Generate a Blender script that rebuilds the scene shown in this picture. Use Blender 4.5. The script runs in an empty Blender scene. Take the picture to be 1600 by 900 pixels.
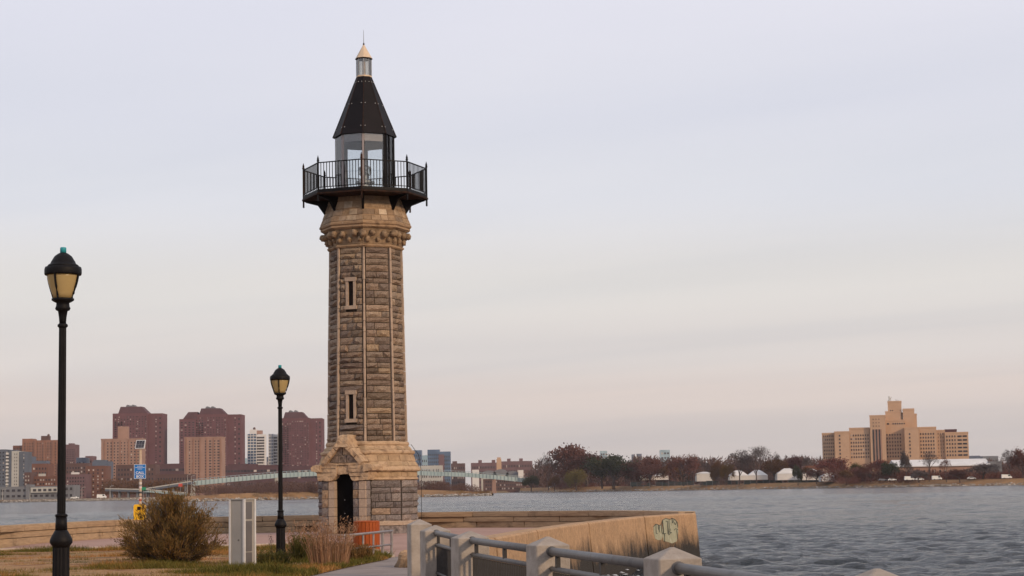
import bpy, math, random
import numpy as np
from mathutils import Vector, Matrix, noise as mnoise

R = math.radians
SC = bpy.context.scene
COL = SC.collection

# ------------------------------------------------------------------ camera
F = 3000.0                     # focal length in pixels of a 1600 px wide frame
EYE = 1.5
PITCH = math.atan(316.0 / F)
ROLL = R(1.0)
cam_d = bpy.data.cameras.new('camera')
cam_d.sensor_width = 36.0
cam_d.lens = 36.0 * F / 1600.0
cam_d.clip_start = 0.1
cam_d.clip_end = 60000.0
cam = bpy.data.objects.new('camera', cam_d)
COL.objects.link(cam)
FW = Vector((0, math.cos(PITCH), math.sin(PITCH)))
R0 = Vector((1, 0, 0)); U0 = Vector((0, -math.sin(PITCH), math.cos(PITCH)))
RT = math.cos(ROLL) * R0 - math.sin(ROLL) * U0
UP = math.sin(ROLL) * R0 + math.cos(ROLL) * U0
CAM = Vector((0, 0, EYE))
cam.matrix_world = Matrix(((RT.x, UP.x, -FW.x, 0), (RT.y, UP.y, -FW.y, 0), (RT.z, UP.z, -FW.z, EYE), (0, 0, 0, 1)))
SC.camera = cam

# ------------------------------------------------------------------ sky and sun
SUN_TO = Vector((0.66, -0.66, 0.36)).normalized()
sun_el = math.asin(SUN_TO.z); sun_az = math.atan2(SUN_TO.x, SUN_TO.y)
world = bpy.data.worlds.new('World'); SC.world = world; world.use_nodes = True
nt = world.node_tree; nt.nodes.clear()
def wn(t, **k):
    n = nt.nodes.new(t)
    for a, b in k.items(): setattr(n, a, b)
    return n
wo = wn('ShaderNodeOutputWorld'); wb = wn('ShaderNodeBackground'); wb.inputs['Strength'].default_value = 0.1
sky = wn('ShaderNodeTexSky', sky_type='NISHITA'); sky.sun_disc = False
sky.sun_elevation = sun_el; sky.sun_rotation = sun_az; sky.air_density = 1.0; sky.dust_density = 2.0
tc = wn('ShaderNodeTexCoord'); sep = wn('ShaderNodeSeparateXYZ'); nt.links.new(tc.outputs['Generated'], sep.inputs[0])
# even cloud deck: colour by height above the horizon
mr = wn('ShaderNodeMapRange'); mr.inputs['From Min'].default_value = 0.0; mr.inputs['From Max'].default_value = 0.5
nt.links.new(sep.outputs['Z'], mr.inputs['Value'])
rp = wn('ShaderNodeValToRGB'); rp.color_ramp.interpolation = 'EASE'
def lin(c): return tuple(((v/255)/12.92 if v/255 <= .04045 else ((v/255+.055)/1.055)**2.4) for v in c)
stops = [(0.0, (212, 203, 199)), (0.05, (216, 206, 202)), (0.095, (226, 213, 207)), (0.14, (226, 219, 216)), (0.21, (229, 225, 222)), (0.31, (228, 229, 236)), (0.40, (227, 228, 238)), (0.52, (232, 232, 243)), (1.0, (231, 232, 243))]
el = rp.color_ramp.elements
for i, (p, c) in enumerate(stops):
    e = el[i] if i < 2 else el.new(p)
    e.position = p; e.color = (*lin(c), 1)
nt.links.new(mr.outputs[0], rp.inputs[0])
# streaks of thicker and thinner cloud lying on a high flat layer
mz = wn('ShaderNodeMath', operation='ADD'); mz.inputs[1].default_value = 0.06; nt.links.new(sep.outputs['Z'], mz.inputs[0])
mzm = wn('ShaderNodeMath', operation='MAXIMUM'); mzm.inputs[1].default_value = 0.05; nt.links.new(mz.outputs[0], mzm.inputs[0])
dx = wn('ShaderNodeMath', operation='DIVIDE'); dy = wn('ShaderNodeMath', operation='DIVIDE')
nt.links.new(sep.outputs['X'], dx.inputs[0]); nt.links.new(mzm.outputs[0], dx.inputs[1])
nt.links.new(sep.outputs['Y'], dy.inputs[0]); nt.links.new(mzm.outputs[0], dy.inputs[1])
cmb = wn('ShaderNodeCombineXYZ'); nt.links.new(dx.outputs[0], cmb.inputs[0]); nt.links.new(dy.outputs[0], cmb.inputs[1])
mp0 = wn('ShaderNodeMapping'); mp0.inputs['Rotation'].default_value = (0, 0, R(36)); nt.links.new(cmb.outputs[0], mp0.inputs[0])
mp = wn('ShaderNodeMapping'); mp.inputs['Scale'].default_value = (0.20, 0.62, 1); nt.links.new(mp0.outputs[0], mp.inputs[0])
nz = wn('ShaderNodeTexNoise'); nz.inputs['Scale'].default_value = 1.15; nz.inputs['Detail'].default_value = 6; nz.inputs['Roughness'].default_value = 0.5; nz.inputs['Distortion'].default_value = 0.5
nt.links.new(mp.outputs[0], nz.inputs['Vector'])
cr = wn('ShaderNodeValToRGB'); cr.color_ramp.elements[0].position = 0.3; cr.color_ramp.elements[0].color = (0.925, 0.935, 0.955, 1)
cr.color_ramp.elements[1].position = 0.7; cr.color_ramp.elements[1].color = (1.045, 1.03, 1.015, 1)
nt.links.new(nz.outputs['Fac'], cr.inputs[0])
mu = wn('ShaderNodeMix', data_type='RGBA', blend_type='MULTIPLY'); mu.inputs[0].default_value = 1
nt.links.new(rp.outputs[0], mu.inputs[6]); nt.links.new(cr.outputs[0], mu.inputs[7])
sc10 = wn('ShaderNodeMix', data_type='RGBA', blend_type='MULTIPLY'); sc10.inputs[0].default_value = 1; sc10.inputs[7].default_value = (10, 10, 10, 1)
nt.links.new(mu.outputs[2], sc10.inputs[6])
mxs = wn('ShaderNodeMix', data_type='RGBA'); mxs.inputs[0].default_value = 0.94
nt.links.new(sky.outputs[0], mxs.inputs[6]); nt.links.new(sc10.outputs[2], mxs.inputs[7])
nt.links.new(mxs.outputs[2], wb.inputs[0]); nt.links.new(wb.outputs[0], wo.inputs[0])

sd = bpy.data.lights.new('sun', 'SUN'); sd.energy = 2.3; sd.angle = R(6); sd.color = (1.0, 0.72, 0.45)
so = bpy.data.objects.new('sun', sd); COL.objects.link(so)
so.rotation_euler = SUN_TO.to_track_quat('Z', 'Y').to_euler()

SC.view_settings.view_transform = 'Standard'; SC.view_settings.look = 'None'
SC.view_settings.exposure = 0.0; SC.view_settings.gamma = 1.0
SC.render.engine = 'CYCLES'
SC.cycles.max_bounces = 6; SC.cycles.transparent_max_bounces = 12

# ------------------------------------------------------------------ helpers
def P(px, py, Y):                                   # a photo pixel at distance Y -> world point
    d = F * FW + (px - 800) * RT + (450 - py) * UP
    return CAM + d * (Y / d.y)
def PZ(px, py, z):                                  # a photo pixel on the level z
    d = F * FW + (px - 800) * RT + (450 - py) * UP
    return CAM + d * ((z - EYE) / d.z)
def PX(px, Y, z):                                   # photo column, distance and height
    a = F * FW + (px - 800) * RT; h = z - EYE
    v = (a.y * h - a.z * Y) / (UP.z * Y - UP.y * h)
    d = a + v * UP
    return CAM + d * (Y / d.y)
def HZ(px): return 766 - math.tan(ROLL) * (px - 800)

class MB:
    def __init__(s): s.v = []; s.f = []; s.m = []
    def add(s, vs, fs, mi=0):
        o = len(s.v); s.v.extend([tuple(v) for v in vs]); s.f.extend([tuple(i + o for i in f) for f in fs]); s.m.extend([mi] * len(fs))
    def box(s, x0, x1, y0, y1, z0, z1, mi=0, M=None):
        vs = [Vector(p) for p in ((x0,y0,z0),(x1,y0,z0),(x1,y1,z0),(x0,y1,z0),(x0,y0,z1),(x1,y0,z1),(x1,y1,z1),(x0,y1,z1))]
        if M: vs = [M @ v for v in vs]
        s.add(vs, ((0,3,2,1),(4,5,6,7),(0,1,5,4),(1,2,6,5),(2,3,7,6),(3,0,4,7)), mi)
    def loft(s, rings, cap=True, mi=0):
        n = len(rings[0]); vs = [p for r in rings for p in r]; fs = []
        for i in range(len(rings) - 1):
            for j in range(n):
                k = (j + 1) % n
                fs.append((i*n+j, i*n+k, (i+1)*n+k, (i+1)*n+j))
        if cap: fs.append(tuple(range(n))[::-1]); fs.append(tuple((len(rings)-1)*n + j for j in range(n)))
        s.add(vs, fs, mi)
    def lathe(s, prof, n=16, rot=0, c=(0,0), cap=True, mi=0):
        s.loft([[(c[0]+r*math.cos(rot+2*math.pi*j/n), c[1]+r*math.sin(rot+2*math.pi*j/n), z) for j in range(n)] for r, z in prof], cap, mi)
    def tube(s, pts, rad, n=6, mi=0, cap=True):
        pts = [Vector(p) for p in pts]; rings = []
        if not isinstance(rad, (list, tuple)): rad = [rad] * len(pts)
        for i, p in enumerate(pts):
            d = (pts[min(i+1, len(pts)-1)] - pts[max(i-1, 0)]).normalized()
            a = d.orthogonal().normalized() if abs(d.z) > .95 else d.cross(Vector((0,0,1))).normalized()
            b = d.cross(a)
            rings.append([p + rad[i]*(math.cos(2*math.pi*j/n)*a + math.sin(2*math.pi*j/n)*b) for j in range(n)])
        s.loft(rings, cap, mi)
    def prism(s, poly, fn, d0, d1, mi=0):           # polygon (u,w) extruded from d0 to d1; fn(u,d,w)->point
        n = len(poly)
        vs = [fn(u, d0, w) for u, w in poly] + [fn(u, d1, w) for u, w in poly]
        fs = [tuple(range(n))[::-1], tuple(range(n, 2*n))] + [(j, (j+1) % n, n+(j+1) % n, n+j) for j in range(n)]
        s.add(vs, fs, mi)
    def mesh(s, name, smooth=False):
        me = bpy.data.meshes.new(name); me.from_pydata(s.v, [], s.f); me.update()
        if any(s.m): me.polygons.foreach_set('material_index', s.m)
        if smooth: me.polygons.foreach_set('use_smooth', [True]*len(s.f))
        return me
    def build(s, name, mat, parent=None, smooth=False, fix=True):
        me = s.mesh(name, smooth)
        if fix:
            import bmesh
            bm = bmesh.new(); bm.from_mesh(me); bmesh.ops.recalc_face_normals(bm, faces=bm.faces); bm.to_mesh(me); bm.free()
        return link(name, me, mat, parent)
def link(name, me, mat, parent=None, loc=None):
    if mat is not None and not me.materials:
        for m in (mat if isinstance(mat, (list, tuple)) else [mat]): me.materials.append(m)
    o = bpy.data.objects.new(name, me); COL.objects.link(o)
    if parent: o.parent = parent
    if loc is not None: o.location = loc
    return o
def tag(o, label=None, cat=None, group=None, kind=None):
    if label: o['label'] = label
    if cat: o['category'] = cat
    if group: o['group'] = group
    if kind: o['kind'] = kind
    return o
def thing(name, label, cat, loc=(0,0,0), rz=0, group=None):
    o = bpy.data.objects.new(name, None); COL.objects.link(o); o.location = loc; o.rotation_euler = (0, 0, rz); o.empty_display_size = .2
    return tag(o, label, cat, group)
def copy_tree(o, parent=None):
    c = o.copy(); COL.objects.link(c); c.parent = parent
    for ch in list(o.children): copy_tree(ch, c)
    return c

# ------------------------------------------------------------------ materials
def nodes(name):
    m = bpy.data.materials.new(name); m.use_nodes = True; t = m.node_tree; t.nodes.clear()
    o = t.nodes.new('ShaderNodeOutputMaterial'); b = t.nodes.new('ShaderNodeBsdfPrincipled'); t.links.new(b.outputs[0], o.inputs[0])
    return m, t, b, o
def ramp(t, cols, fac, const=False):
    r = t.nodes.new('ShaderNodeValToRGB'); e = r.color_ramp.elements
    if const: r.color_ramp.interpolation = 'CONSTANT'
    n = len(cols)
    for i, c in enumerate(cols):
        pos = i / (n if const else max(n - 1, 1))
        k = e[i] if i < 2 else e.new(pos)
        k.position = pos; k.color = (*c, 1)
    t.links.new(fac, r.inputs[0]); return r.outputs[0]
def noise_n(t, scale, detail=5, stretch=(1,1,1), rough=.6, coord='Object', dist=0):
    c = t.nodes.new('ShaderNodeTexCoord'); m = t.nodes.new('ShaderNodeMapping'); m.inputs['Scale'].default_value = stretch
    if coord == 'World':
        g = t.nodes.new('ShaderNodeNewGeometry'); t.links.new(g.outputs['Position'], m.inputs[0])
    else: t.links.new(c.outputs[coord], m.inputs[0])
    n = t.nodes.new('ShaderNodeTexNoise'); n.inputs['Scale'].default_value = scale; n.inputs['Detail'].default_value = detail
    n.inputs['Roughness'].default_value = rough; n.inputs['Distortion'].default_value = dist
    t.links.new(m.outputs[0], n.inputs['Vector']); return n.outputs['Fac']
def contrast(t, fac, a, b):
    m = t.nodes.new('ShaderNodeMapRange'); m.inputs[1].default_value = a; m.inputs[2].default_value = b; m.clamp = True
    t.links.new(fac, m.inputs[0]); return m.outputs[0]
def mixc(t, a, b, fac, mode='MIX'):
    m = t.nodes.new('ShaderNodeMix'); m.data_type = 'RGBA'; m.blend_type = mode
    for v, i in ((a, 6), (b, 7)):
        if isinstance(v, tuple): m.inputs[i].default_value = (*v, 1)
        else: t.links.new(v, m.inputs[i])
    if isinstance(fac, (int, float)): m.inputs[0].default_value = fac
    else: t.links.new(fac, m.inputs[0])
    return m.outputs[2]
def rnd(t):                                         # differs by object and by loose piece
    o = t.nodes.new('ShaderNodeObjectInfo'); g = t.nodes.new('ShaderNodeNewGeometry')
    a = t.nodes.new('ShaderNodeMath'); a.operation = 'ADD'; f = t.nodes.new('ShaderNodeMath'); f.operation = 'FRACT'
    t.links.new(o.outputs['Random'], a.inputs[0]); t.links.new(g.outputs['Random Per Island'], a.inputs[1]); t.links.new(a.outputs[0], f.inputs[0])
    return f.outputs[0]
def bump_n(t, b, h, strength, dist=.02):
    n = t.nodes.new('ShaderNodeBump'); n.inputs['Strength'].default_value = strength; n.inputs['Distance'].default_value = dist
    t.links.new(h, n.inputs['Height']); t.links.new(n.outputs[0], b.inputs['Normal'])
def pm(name, cols, scale=3, rough=.85, bump=0, bscale=None, pal=None, lo=.75, hi=1.2, metal=0, stretch=(1,1,1), coord='Object', spec=.3, detail=6, a=.3, bb=.7, bd=.02, nrough=.6):
    m, t, b, o = nodes(name)
    n = contrast(t, noise_n(t, scale, detail, stretch, nrough, coord), a, bb)
    if pal:
        c = ramp(t, pal, rnd(t)); c = mixc(t, c, ramp(t, [(lo,)*3, (hi,)*3], n), 1.0, 'MULTIPLY')
        if cols: c = mixc(t, c, cols[0], contrast(t, noise_n(t, scale*.4, 4, stretch, .6, 'World'), .57, .95))
    else: c = ramp(t, cols, n)
    t.links.new(c, b.inputs['Base Color'])
    b.inputs['Roughness'].default_value = rough; b.inputs['Metallic'].default_value = metal; b.inputs['Specular IOR Level'].default_value = spec
    if bump: bump_n(t, b, noise_n(t, bscale or scale*4, 8, (1,1,1), .7, coord), bump, bd)
    return m
MT = {}
MT['stone'] = pm('rough_brown_stone', None, 9, .9, .8, 22, pal=[(.10,.073,.054),(.17,.127,.095),(.25,.18,.13),(.12,.09,.074),(.21,.165,.13),(.26,.185,.12),(.145,.115,.10),(.23,.16,.11),(.115,.086,.072),(.29,.215,.155),(.15,.115,.09)], lo=.42, hi=2.0, bd=.03)
MT['stone_grey'] = pm('grey_brown_stone', None, 9, .9, .8, 22, pal=[(.13,.11,.105),(.20,.17,.16),(.25,.21,.19),(.155,.13,.12),(.21,.18,.18),(.30,.20,.12),(.17,.145,.145)], lo=.40, hi=1.75, bd=.03)
MT['mortar'] = pm('dark_mortar', [(.022,.017,.014),(.05,.038,.03)], 8, .95, .5)
MT['quoin'] = pm('pale_dressed_stone', [(.20,.15,.115),(.44,.335,.25),(.34,.255,.195),(.40,.30,.225),(.25,.185,.145)], 5, .9, .6, 18, nrough=.66, coord='Object')
MT['trim'] = pm('buff_stone', [(.12,.08,.055),(.30,.20,.125),(.47,.33,.21),(.33,.225,.14),(.19,.13,.09)], 3.2, .9, .7, 16, a=.25, bb=.78, nrough=.68)
MT['trim_dirty'] = pm('weathered_buff_stone', [(.06,.042,.032),(.20,.13,.08),(.34,.225,.135),(.28,.185,.115),(.60,.47,.34)], 3.0, .9, .8, 14, a=.25, bb=.74, nrough=.68)
MT['dressed'] = pm('dressed_buff_block', None, 4, .9, .6, 16, pal=[(.20,.135,.085),(.33,.225,.14),(.26,.175,.11),(.42,.30,.20),(.30,.20,.125),(.52,.41,.30),(.23,.16,.11),(.36,.25,.155)], lo=.55, hi=1.3, nrough=.68)
MT['dressed_base'] = pm('dressed_gold_block', None, 4, .9, .6, 16, pal=[(.34,.235,.14),(.40,.28,.17),(.37,.25,.15),(.43,.30,.19)], lo=.62, hi=1.2, nrough=.68)
MT['door_black'] = pm('black_door', [(.003,.003,.003),(.006,.005,.006)], 6, .7, spec=.04)
MT['knob'] = pm('carved_stone', [(.10,.07,.048),(.25,.17,.105),(.37,.26,.165)], 5, .9, .8, 16)
MT['black'] = pm('black_paint', [(.004,.0035,.004),(.008,.007,.008)], 6, .55, .15, 30, spec=.15)
MT['roofblack'] = pm('black_roof_sheet', [(.005,.004,.005),(.010,.007,.009)], 2, .6, .2, 12, spec=.15)
MT['rust'] = pm('rusty_black', [(.007,.005,.005),(.045,.02,.012)], 8, .75, spec=.15)
MT['cream'] = pm('cream_metal', [(.50,.37,.25),(.66,.52,.38)], 4, .6)
MT['steel'] = pm('grey_metal', [(.25,.25,.25),(.36,.36,.36)], 6, .4, metal=.6)
MT['concrete_post'] = pm('post_concrete', [(.19,.16,.135),(.39,.34,.295),(.34,.295,.255),(.28,.24,.205),(.36,.31,.27)], 4, .9, .6, 40, a=.22, bb=.75, coord='Object')
MT['rail'] = pm('grey_rail_paint', [(.065,.060,.058),(.10,.094,.09),(.125,.118,.114),(.10,.085,.075),(.085,.055,.038)], 5, .5, .25, 30, spec=.4, a=.25, bb=.82)
MT['rail_dark'] = pm('dark_rail_paint', [(.022,.02,.02),(.04,.036,.036)], 8, .5)
MT['handrail'] = pm('galvanised_rail', [(.20,.18,.18),(.28,.26,.265)], 8, .5, .1, 40, metal=.3)
MT['block'] = pm('parapet_stone', [(.055,.04,.028)], 6, .92, .5, 30, pal=[(.36,.25,.155),(.40,.28,.175),(.38,.265,.165),(.345,.235,.145)], lo=.72, hi=1.15)
MT['asphalt'] = pm('grey_pavement', [(.19,.155,.14),(.27,.225,.205)], 1.4, .95, .25, 120)
MT['plaza'] = pm('pink_paving', [(.28,.17,.135),(.36,.225,.18),(.32,.20,.158)], 1.2, .93, .2, 60)
MT['kerb'] = pm('kerb_concrete', [(.40,.32,.26),(.52,.43,.36)], 4, .9, .3, 40)
MT['far_ground'] = pm('far_shore_ground', [(.10,.075,.04),(.17,.12,.07),(.13,.09,.06)], .05, .95, coord='World')
MT['far_grass'] = pm('far_dry_grass', [(.15,.095,.042),(.28,.155,.065),(.21,.115,.05),(.13,.095,.04)], .06, .95, coord='World')
MT['riprap'] = pm('shore_boulder', None, 1, .95, pal=[(.10,.085,.07),(.22,.19,.16),(.40,.36,.31),(.15,.125,.10),(.50,.45,.40)], lo=.8, hi=1.1)
MT['yellow'] = pm('yellow_paint', [(.72,.38,.01),(.80,.46,.02)], 6, .5, spec=.4)
MT['blue'] = pm('sign_blue', [(.01,.15,.48),(.015,.18,.55)], 6, .5)
MT['white'] = pm('white_paint', [(.72,.72,.70),(.82,.82,.80)], 6, .6)
MT['teal'] = pm('teal_cap', [(.02,.22,.26),(.03,.30,.34)], 6, .5)
MT['orange'] = pm('orange_slat', [(.25,.05,.009),(.36,.08,.014)], 3, .7, .2, 20, stretch=(4,4,1))
MT['panel_grey'] = pm('grey_sheet_metal', [(.27,.255,.235),(.33,.315,.295)], 2, .55, spec=.4)
MT['panel_dark'] = pm('tinted_panel', [(.085,.08,.085),(.14,.13,.13)], 2, .3, spec=.5)
MT['alu'] = pm('pale_aluminium', [(.55,.54,.53),(.66,.65,.64)], 5, .4, metal=.2)
MT['solar'] = pm('solar_cell', [(.02,.018,.025),(.05,.045,.055)], 14, .2, spec=.6)
MT['pole_tan'] = pm('tan_pole', [(.42,.31,.22),(.56,.45,.35)], 9, .6)
MT['sticker'] = pm('sticker_paper', None, 6, .6, pal=[(.75,.73,.72),(.45,.07,.05),(.7,.68,.66),(.05,.05,.06),(.6,.5,.4)])
MT['bark'] = pm('brown_bark', [(.05,.035,.03),(.10,.072,.06)], 3, .95)
MT['bark_far'] = pm('far_bark', [(.06,.043,.04),(.10,.075,.068)], .3, .95)
def glass(name, tint, refl=.12):
    m, t, b, o = nodes(name); t.nodes.remove(b)
    tr = t.nodes.new('ShaderNodeBsdfTransparent'); tr.inputs[0].default_value = (*tint, 1)
    g = t.nodes.new('ShaderNodeBsdfGlossy'); g.inputs['Roughness'].default_value = .04
    lw = t.nodes.new('ShaderNodeFresnel'); lw.inputs[0].default_value = 1.45
    ad = t.nodes.new('ShaderNodeMath'); ad.operation = 'ADD'; ad.inputs[1].default_value = refl; t.links.new(lw.outputs[0], ad.inputs[0])
    mx = t.nodes.new('ShaderNodeMixShader'); t.links.new(ad.outputs[0], mx.inputs[0]); t.links.new(tr.outputs[0], mx.inputs[1]); t.links.new(g.outputs[0], mx.inputs[2])
    t.links.new(mx.outputs[0], o.inputs[0]); return m
MT['glass'] = glass('clear_pane', (.93,.95,.96), .04)
MT['glass_cup'] = glass('cupola_pane', (.84,.83,.80), .08)
def amber():
    m, t, b, o = nodes('amber_glass'); b.inputs['Roughness'].default_value = .25; b.inputs['Specular IOR Level'].default_value = .5
    c = ramp(t, [(.56,.40,.17),(.72,.55,.27)], noise_n(t, 6, 3)); t.links.new(c, b.inputs['Base Color'])
    tl = t.nodes.new('ShaderNodeBsdfTranslucent'); t.links.new(c, tl.inputs[0])
    mx = t.nodes.new('ShaderNodeMixShader'); mx.inputs[0].default_value = .45; t.links.new(b.outputs[0], mx.inputs[1]); t.links.new(tl.outputs[0], mx.inputs[2]); t.links.new(mx.outputs[0], o.inputs[0])
    return m
MT['amber'] = amber()
def leafm(name, pal, trans=.25, lo=.8, hi=1.15, sc=.4):
    m, t, b, o = nodes(name); b.inputs['Roughness'].default_value = .8; b.inputs['Specular IOR Level'].default_value = .15
    c = ramp(t, pal, rnd(t)); c = mixc(t, c, ramp(t, [(lo,)*3, (hi,)*3], contrast(t, noise_n(t, sc, 3), .3, .7)), 1.0, 'MULTIPLY')
    t.links.new(c, b.inputs['Base Color'])
    tl = t.nodes.new('ShaderNodeBsdfTranslucent'); t.links.new(c, tl.inputs[0])
    mx = t.nodes.new('ShaderNodeMixShader'); mx.inputs[0].default_value = trans; t.links.new(b.outputs[0], mx.inputs[1]); t.links.new(tl.outputs[0], mx.inputs[2]); t.links.new(mx.outputs[0], o.inputs[0])
    return m
MT['l_bare'] = leafm('bare_twigs', [(.07,.053,.05),(.12,.09,.085),(.09,.066,.062)])
MT['l_barered'] = leafm('reddish_twigs', [(.095,.038,.032),(.155,.058,.04),(.12,.05,.042)])
MT['l_rust'] = leafm('rust_leaves', [(.11,.05,.022),(.16,.075,.03),(.09,.05,.028)])
MT['l_maroon'] = leafm('maroon_leaves', [(.10,.03,.026),(.16,.05,.038),(.12,.04,.034)])
MT['l_olive'] = leafm('olive_leaves', [(.075,.068,.016),(.12,.098,.026),(.06,.058,.018)])
MT['l_willow'] = leafm('yellow_green_leaves', [(.13,.105,.022),(.17,.125,.028),(.11,.08,.02)])
MT['l_dark'] = leafm('dark_green_leaves', [(.022,.030,.014),(.040,.045,.018),(.055,.05,.02)])
MT['l_orange'] = leafm('orange_brown_leaves', [(.14,.075,.02),(.19,.10,.028),(.11,.065,.022)])
MT['l_wood'] = leafm('thicket_twigs', [(.09,.055,.05),(.15,.09,.078),(.12,.074,.066),(.165,.095,.07)])
MT['l_bush'] = leafm('bush_leaves', [(.125,.082,.028),(.20,.125,.045),(.25,.135,.05),(.095,.074,.026)], .3)
MT['l_reed'] = leafm('dry_reed', [(.30,.17,.10),(.42,.26,.16),(.24,.12,.065),(.36,.21,.12)], .2)
MT['l_weed'] = leafm('green_weed', [(.06,.065,.018),(.10,.095,.028),(.14,.10,.03)], .25)
def lawn_blades():
    m, t, b, o = nodes('lawn_blades'); b.inputs['Roughness'].default_value = .85; b.inputs['Specular IOR Level'].default_value = .1
    r_ = rnd(t); dry = ramp(t, [(.29,.155,.05),(.38,.215,.08),(.31,.12,.035),(.22,.12,.038)], r_); gr = ramp(t, [(.06,.068,.014),(.11,.10,.022),(.085,.08,.018),(.15,.115,.03)], r_)
    c = mixc(t, gr, dry, contrast(t, noise_n(t, .42, 5, (.5, 1.1, 1), .6, 'World'), .45, .61)); t.links.new(c, b.inputs['Base Color'])
    return m
MT['l_grass'] = lawn_blades()
# ------------------------------------------------------------------ water
WZ = -0.45
def water():
    rng = np.random.RandomState(5)
    def axis(segs):
        out = []
        for a, b, st in segs: out += list(np.arange(a, b, st))
        out.append(segs[-1][1]); return np.array(out)
    xs = axis([(-16000,-2000,2000),(-2000,-420,80),(-420,-70,5),(-70,-30,.8),(-30,32,.2),(32,78,.45),(78,120,.9),(120,420,5),(420,2000,80),(2000,16000,2000)])
    ys = axis([(-60,24,4),(24,38,.5),(38,98,.15),(98,160,.36),(160,420,.9),(420,1600,8),(1600,4000,150),(4000,30000,2000)])
    X, Y = np.meshgrid(xs, ys); Z = np.zeros_like(X)
    fx = np.clip((115 - X) / 20, 0, 1) * np.clip((X + 68) / 20, 0, 1)
    for i in range(110):
        lam = .42 * (3.2 / .42) ** rng.rand(); k = 2*math.pi/lam
        th = R(-105) + rng.randn() * R(48)
        a = .0068 * lam ** .62 * (0.55 + .8*rng.rand())
        att = fx * np.clip((150 - Y) / 90, 0, 1) if lam < 1.8 else fx * np.clip((430 - Y) / 60, 0, 1)
        ph = k*(X*math.cos(th) + Y*math.sin(th)) + rng.rand()*6.28
        Z += att * a * (np.sin(ph) + .22*np.sin(2*ph + 1.2))
    gust = np.sin(X*.021 + Y*.013) * np.sin(Y*.034 - X*.008 + 1) * .3 + 1
    Z = np.clip(Z * .62 * gust, -.30, .34) + WZ
    n, m = len(ys), len(xs)
    v = np.stack([X.ravel(), Y.ravel(), Z.ravel()], 1).astype(np.float32)
    idx = np.arange(n*m).reshape(n, m)
    f = np.stack([idx[:-1,:-1], idx[:-1,1:], idx[1:,1:], idx[1:,:-1]], -1).reshape(-1, 4)
    me = bpy.data.meshes.new('water')
    me.vertices.add(len(v)); me.vertices.foreach_set('co', v.ravel())
    me.loops.add(f.size); me.loops.foreach_set('vertex_index', f.ravel().astype(np.int32))
    me.polygons.add(len(f)); me.polygons.foreach_set('loop_start', np.arange(0, f.size, 4, dtype=np.int32)); me.polygons.foreach_set('loop_total', np.full(len(f), 4, dtype=np.int32))
    me.polygons.foreach_set('use_smooth', np.ones(len(f), dtype=bool)); me.update(); me.validate()
    mt, t, b, o = nodes('river_water')
    c = ramp(t, [(.02,.028,.036),(.035,.045,.055)], noise_n(t, .03, 3, (1, 1, 1), .5)); t.links.new(c, b.inputs['Base Color'])
    b.inputs['Roughness'].default_value = .13; b.inputs['IOR'].default_value = 1.333; b.inputs['Specular IOR Level'].default_value = .35
    h1 = noise_n(t, 3.0, 6, (.6, 1.0, 1), .7); h2 = noise_n(t, .12, 3, (.6, 1, 1), .5)
    ad = t.nodes.new('ShaderNodeMath'); ad.operation = 'MULTIPLY_ADD'; t.links.new(h2, ad.inputs[0]); ad.inputs[1].default_value = 2.0; t.links.new(h1, ad.inputs[2])
    w_ = contrast(t, noise_n(t, .022, 4, (.35, 1.6, 1), .55), .35, .65)
    ml = t.nodes.new('ShaderNodeMath'); ml.operation = 'MULTIPLY_ADD'; t.links.new(w_, ml.inputs[0]); ml.inputs[1].default_value = .75; ml.inputs[2].default_value = .5
    mm = t.nodes.new('ShaderNodeMath'); mm.operation = 'MULTIPLY'; t.links.new(ad.outputs[0], mm.inputs[0]); t.links.new(ml.outputs[0], mm.inputs[1])
    bump_n(t, b, mm.outputs[0], 1.0, .46)
    w = link('water', me, mt); tag(w, kind='structure')
water()

# ------------------------------------------------------------------ near land
def g(y): s = min(max((y - 43) / 10, 0), 1); return .10 + .18 * s*s*(3-2*s)
LT = .81                                            # parapet top
left_wall = [Vector((-34,-30,LT)), Vector((-29,5,LT)), Vector((-22.5,28,LT)), Vector((-17.0,43.5,LT))] + [PZ(x, y, LT) for x, y in ((0,822),(60,818.6),(130,815),(200,812),(265,809.5),(340,807.5),(420,806.2),(495,805),(575,802.6),(655,800.4),(740,799.4),(840,798.6),(950,797.8),(1030,798.6),(1062,799.6))]
end_c = PZ(1088, 801.5, LT)
right_wall = [end_c] + [PZ(x, y, LT) for x, y in ((1007,807),(920,816.5),(840,828),(775,840))] + [PX(738, 27.0, LT)]
fence_px = [(1370, 10.6, 1.04), (1050, 15, 1.04), (855.5, 19.5, 1.03), (734, 24.3, 1.0), (680, 29, 1.0), (655, 32, 1.05)]
fence = [PX(x, Y, z) for x, Y, z in fence_px]
def interp(pts, y):
    pts = sorted(pts, key=lambda p: p.y)
    if y <= pts[0].y: a, b = pts[0], pts[1]
    elif y >= pts[-1].y: a, b = pts[-2], pts[-1]
    else:
        for a, b in zip(pts, pts[1:]):
            if a.y <= y <= b.y: break
    t = (y - a.y) / (b.y - a.y + 1e-9); return a.x + (b.x - a.x) * t
iy = max(range(len(left_wall)), key=lambda i: left_wall[i].y)
L_side = left_wall[:iy+1]; R_side = left_wall[iy:] + [end_c]
fence_edge = [Vector((4.05, 0, 0)), Vector((5.6, -9, 0))] + [p + Vector((.28, 0, 0)) for p in fence[:-1]]
YTOP = left_wall[iy].y
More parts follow.
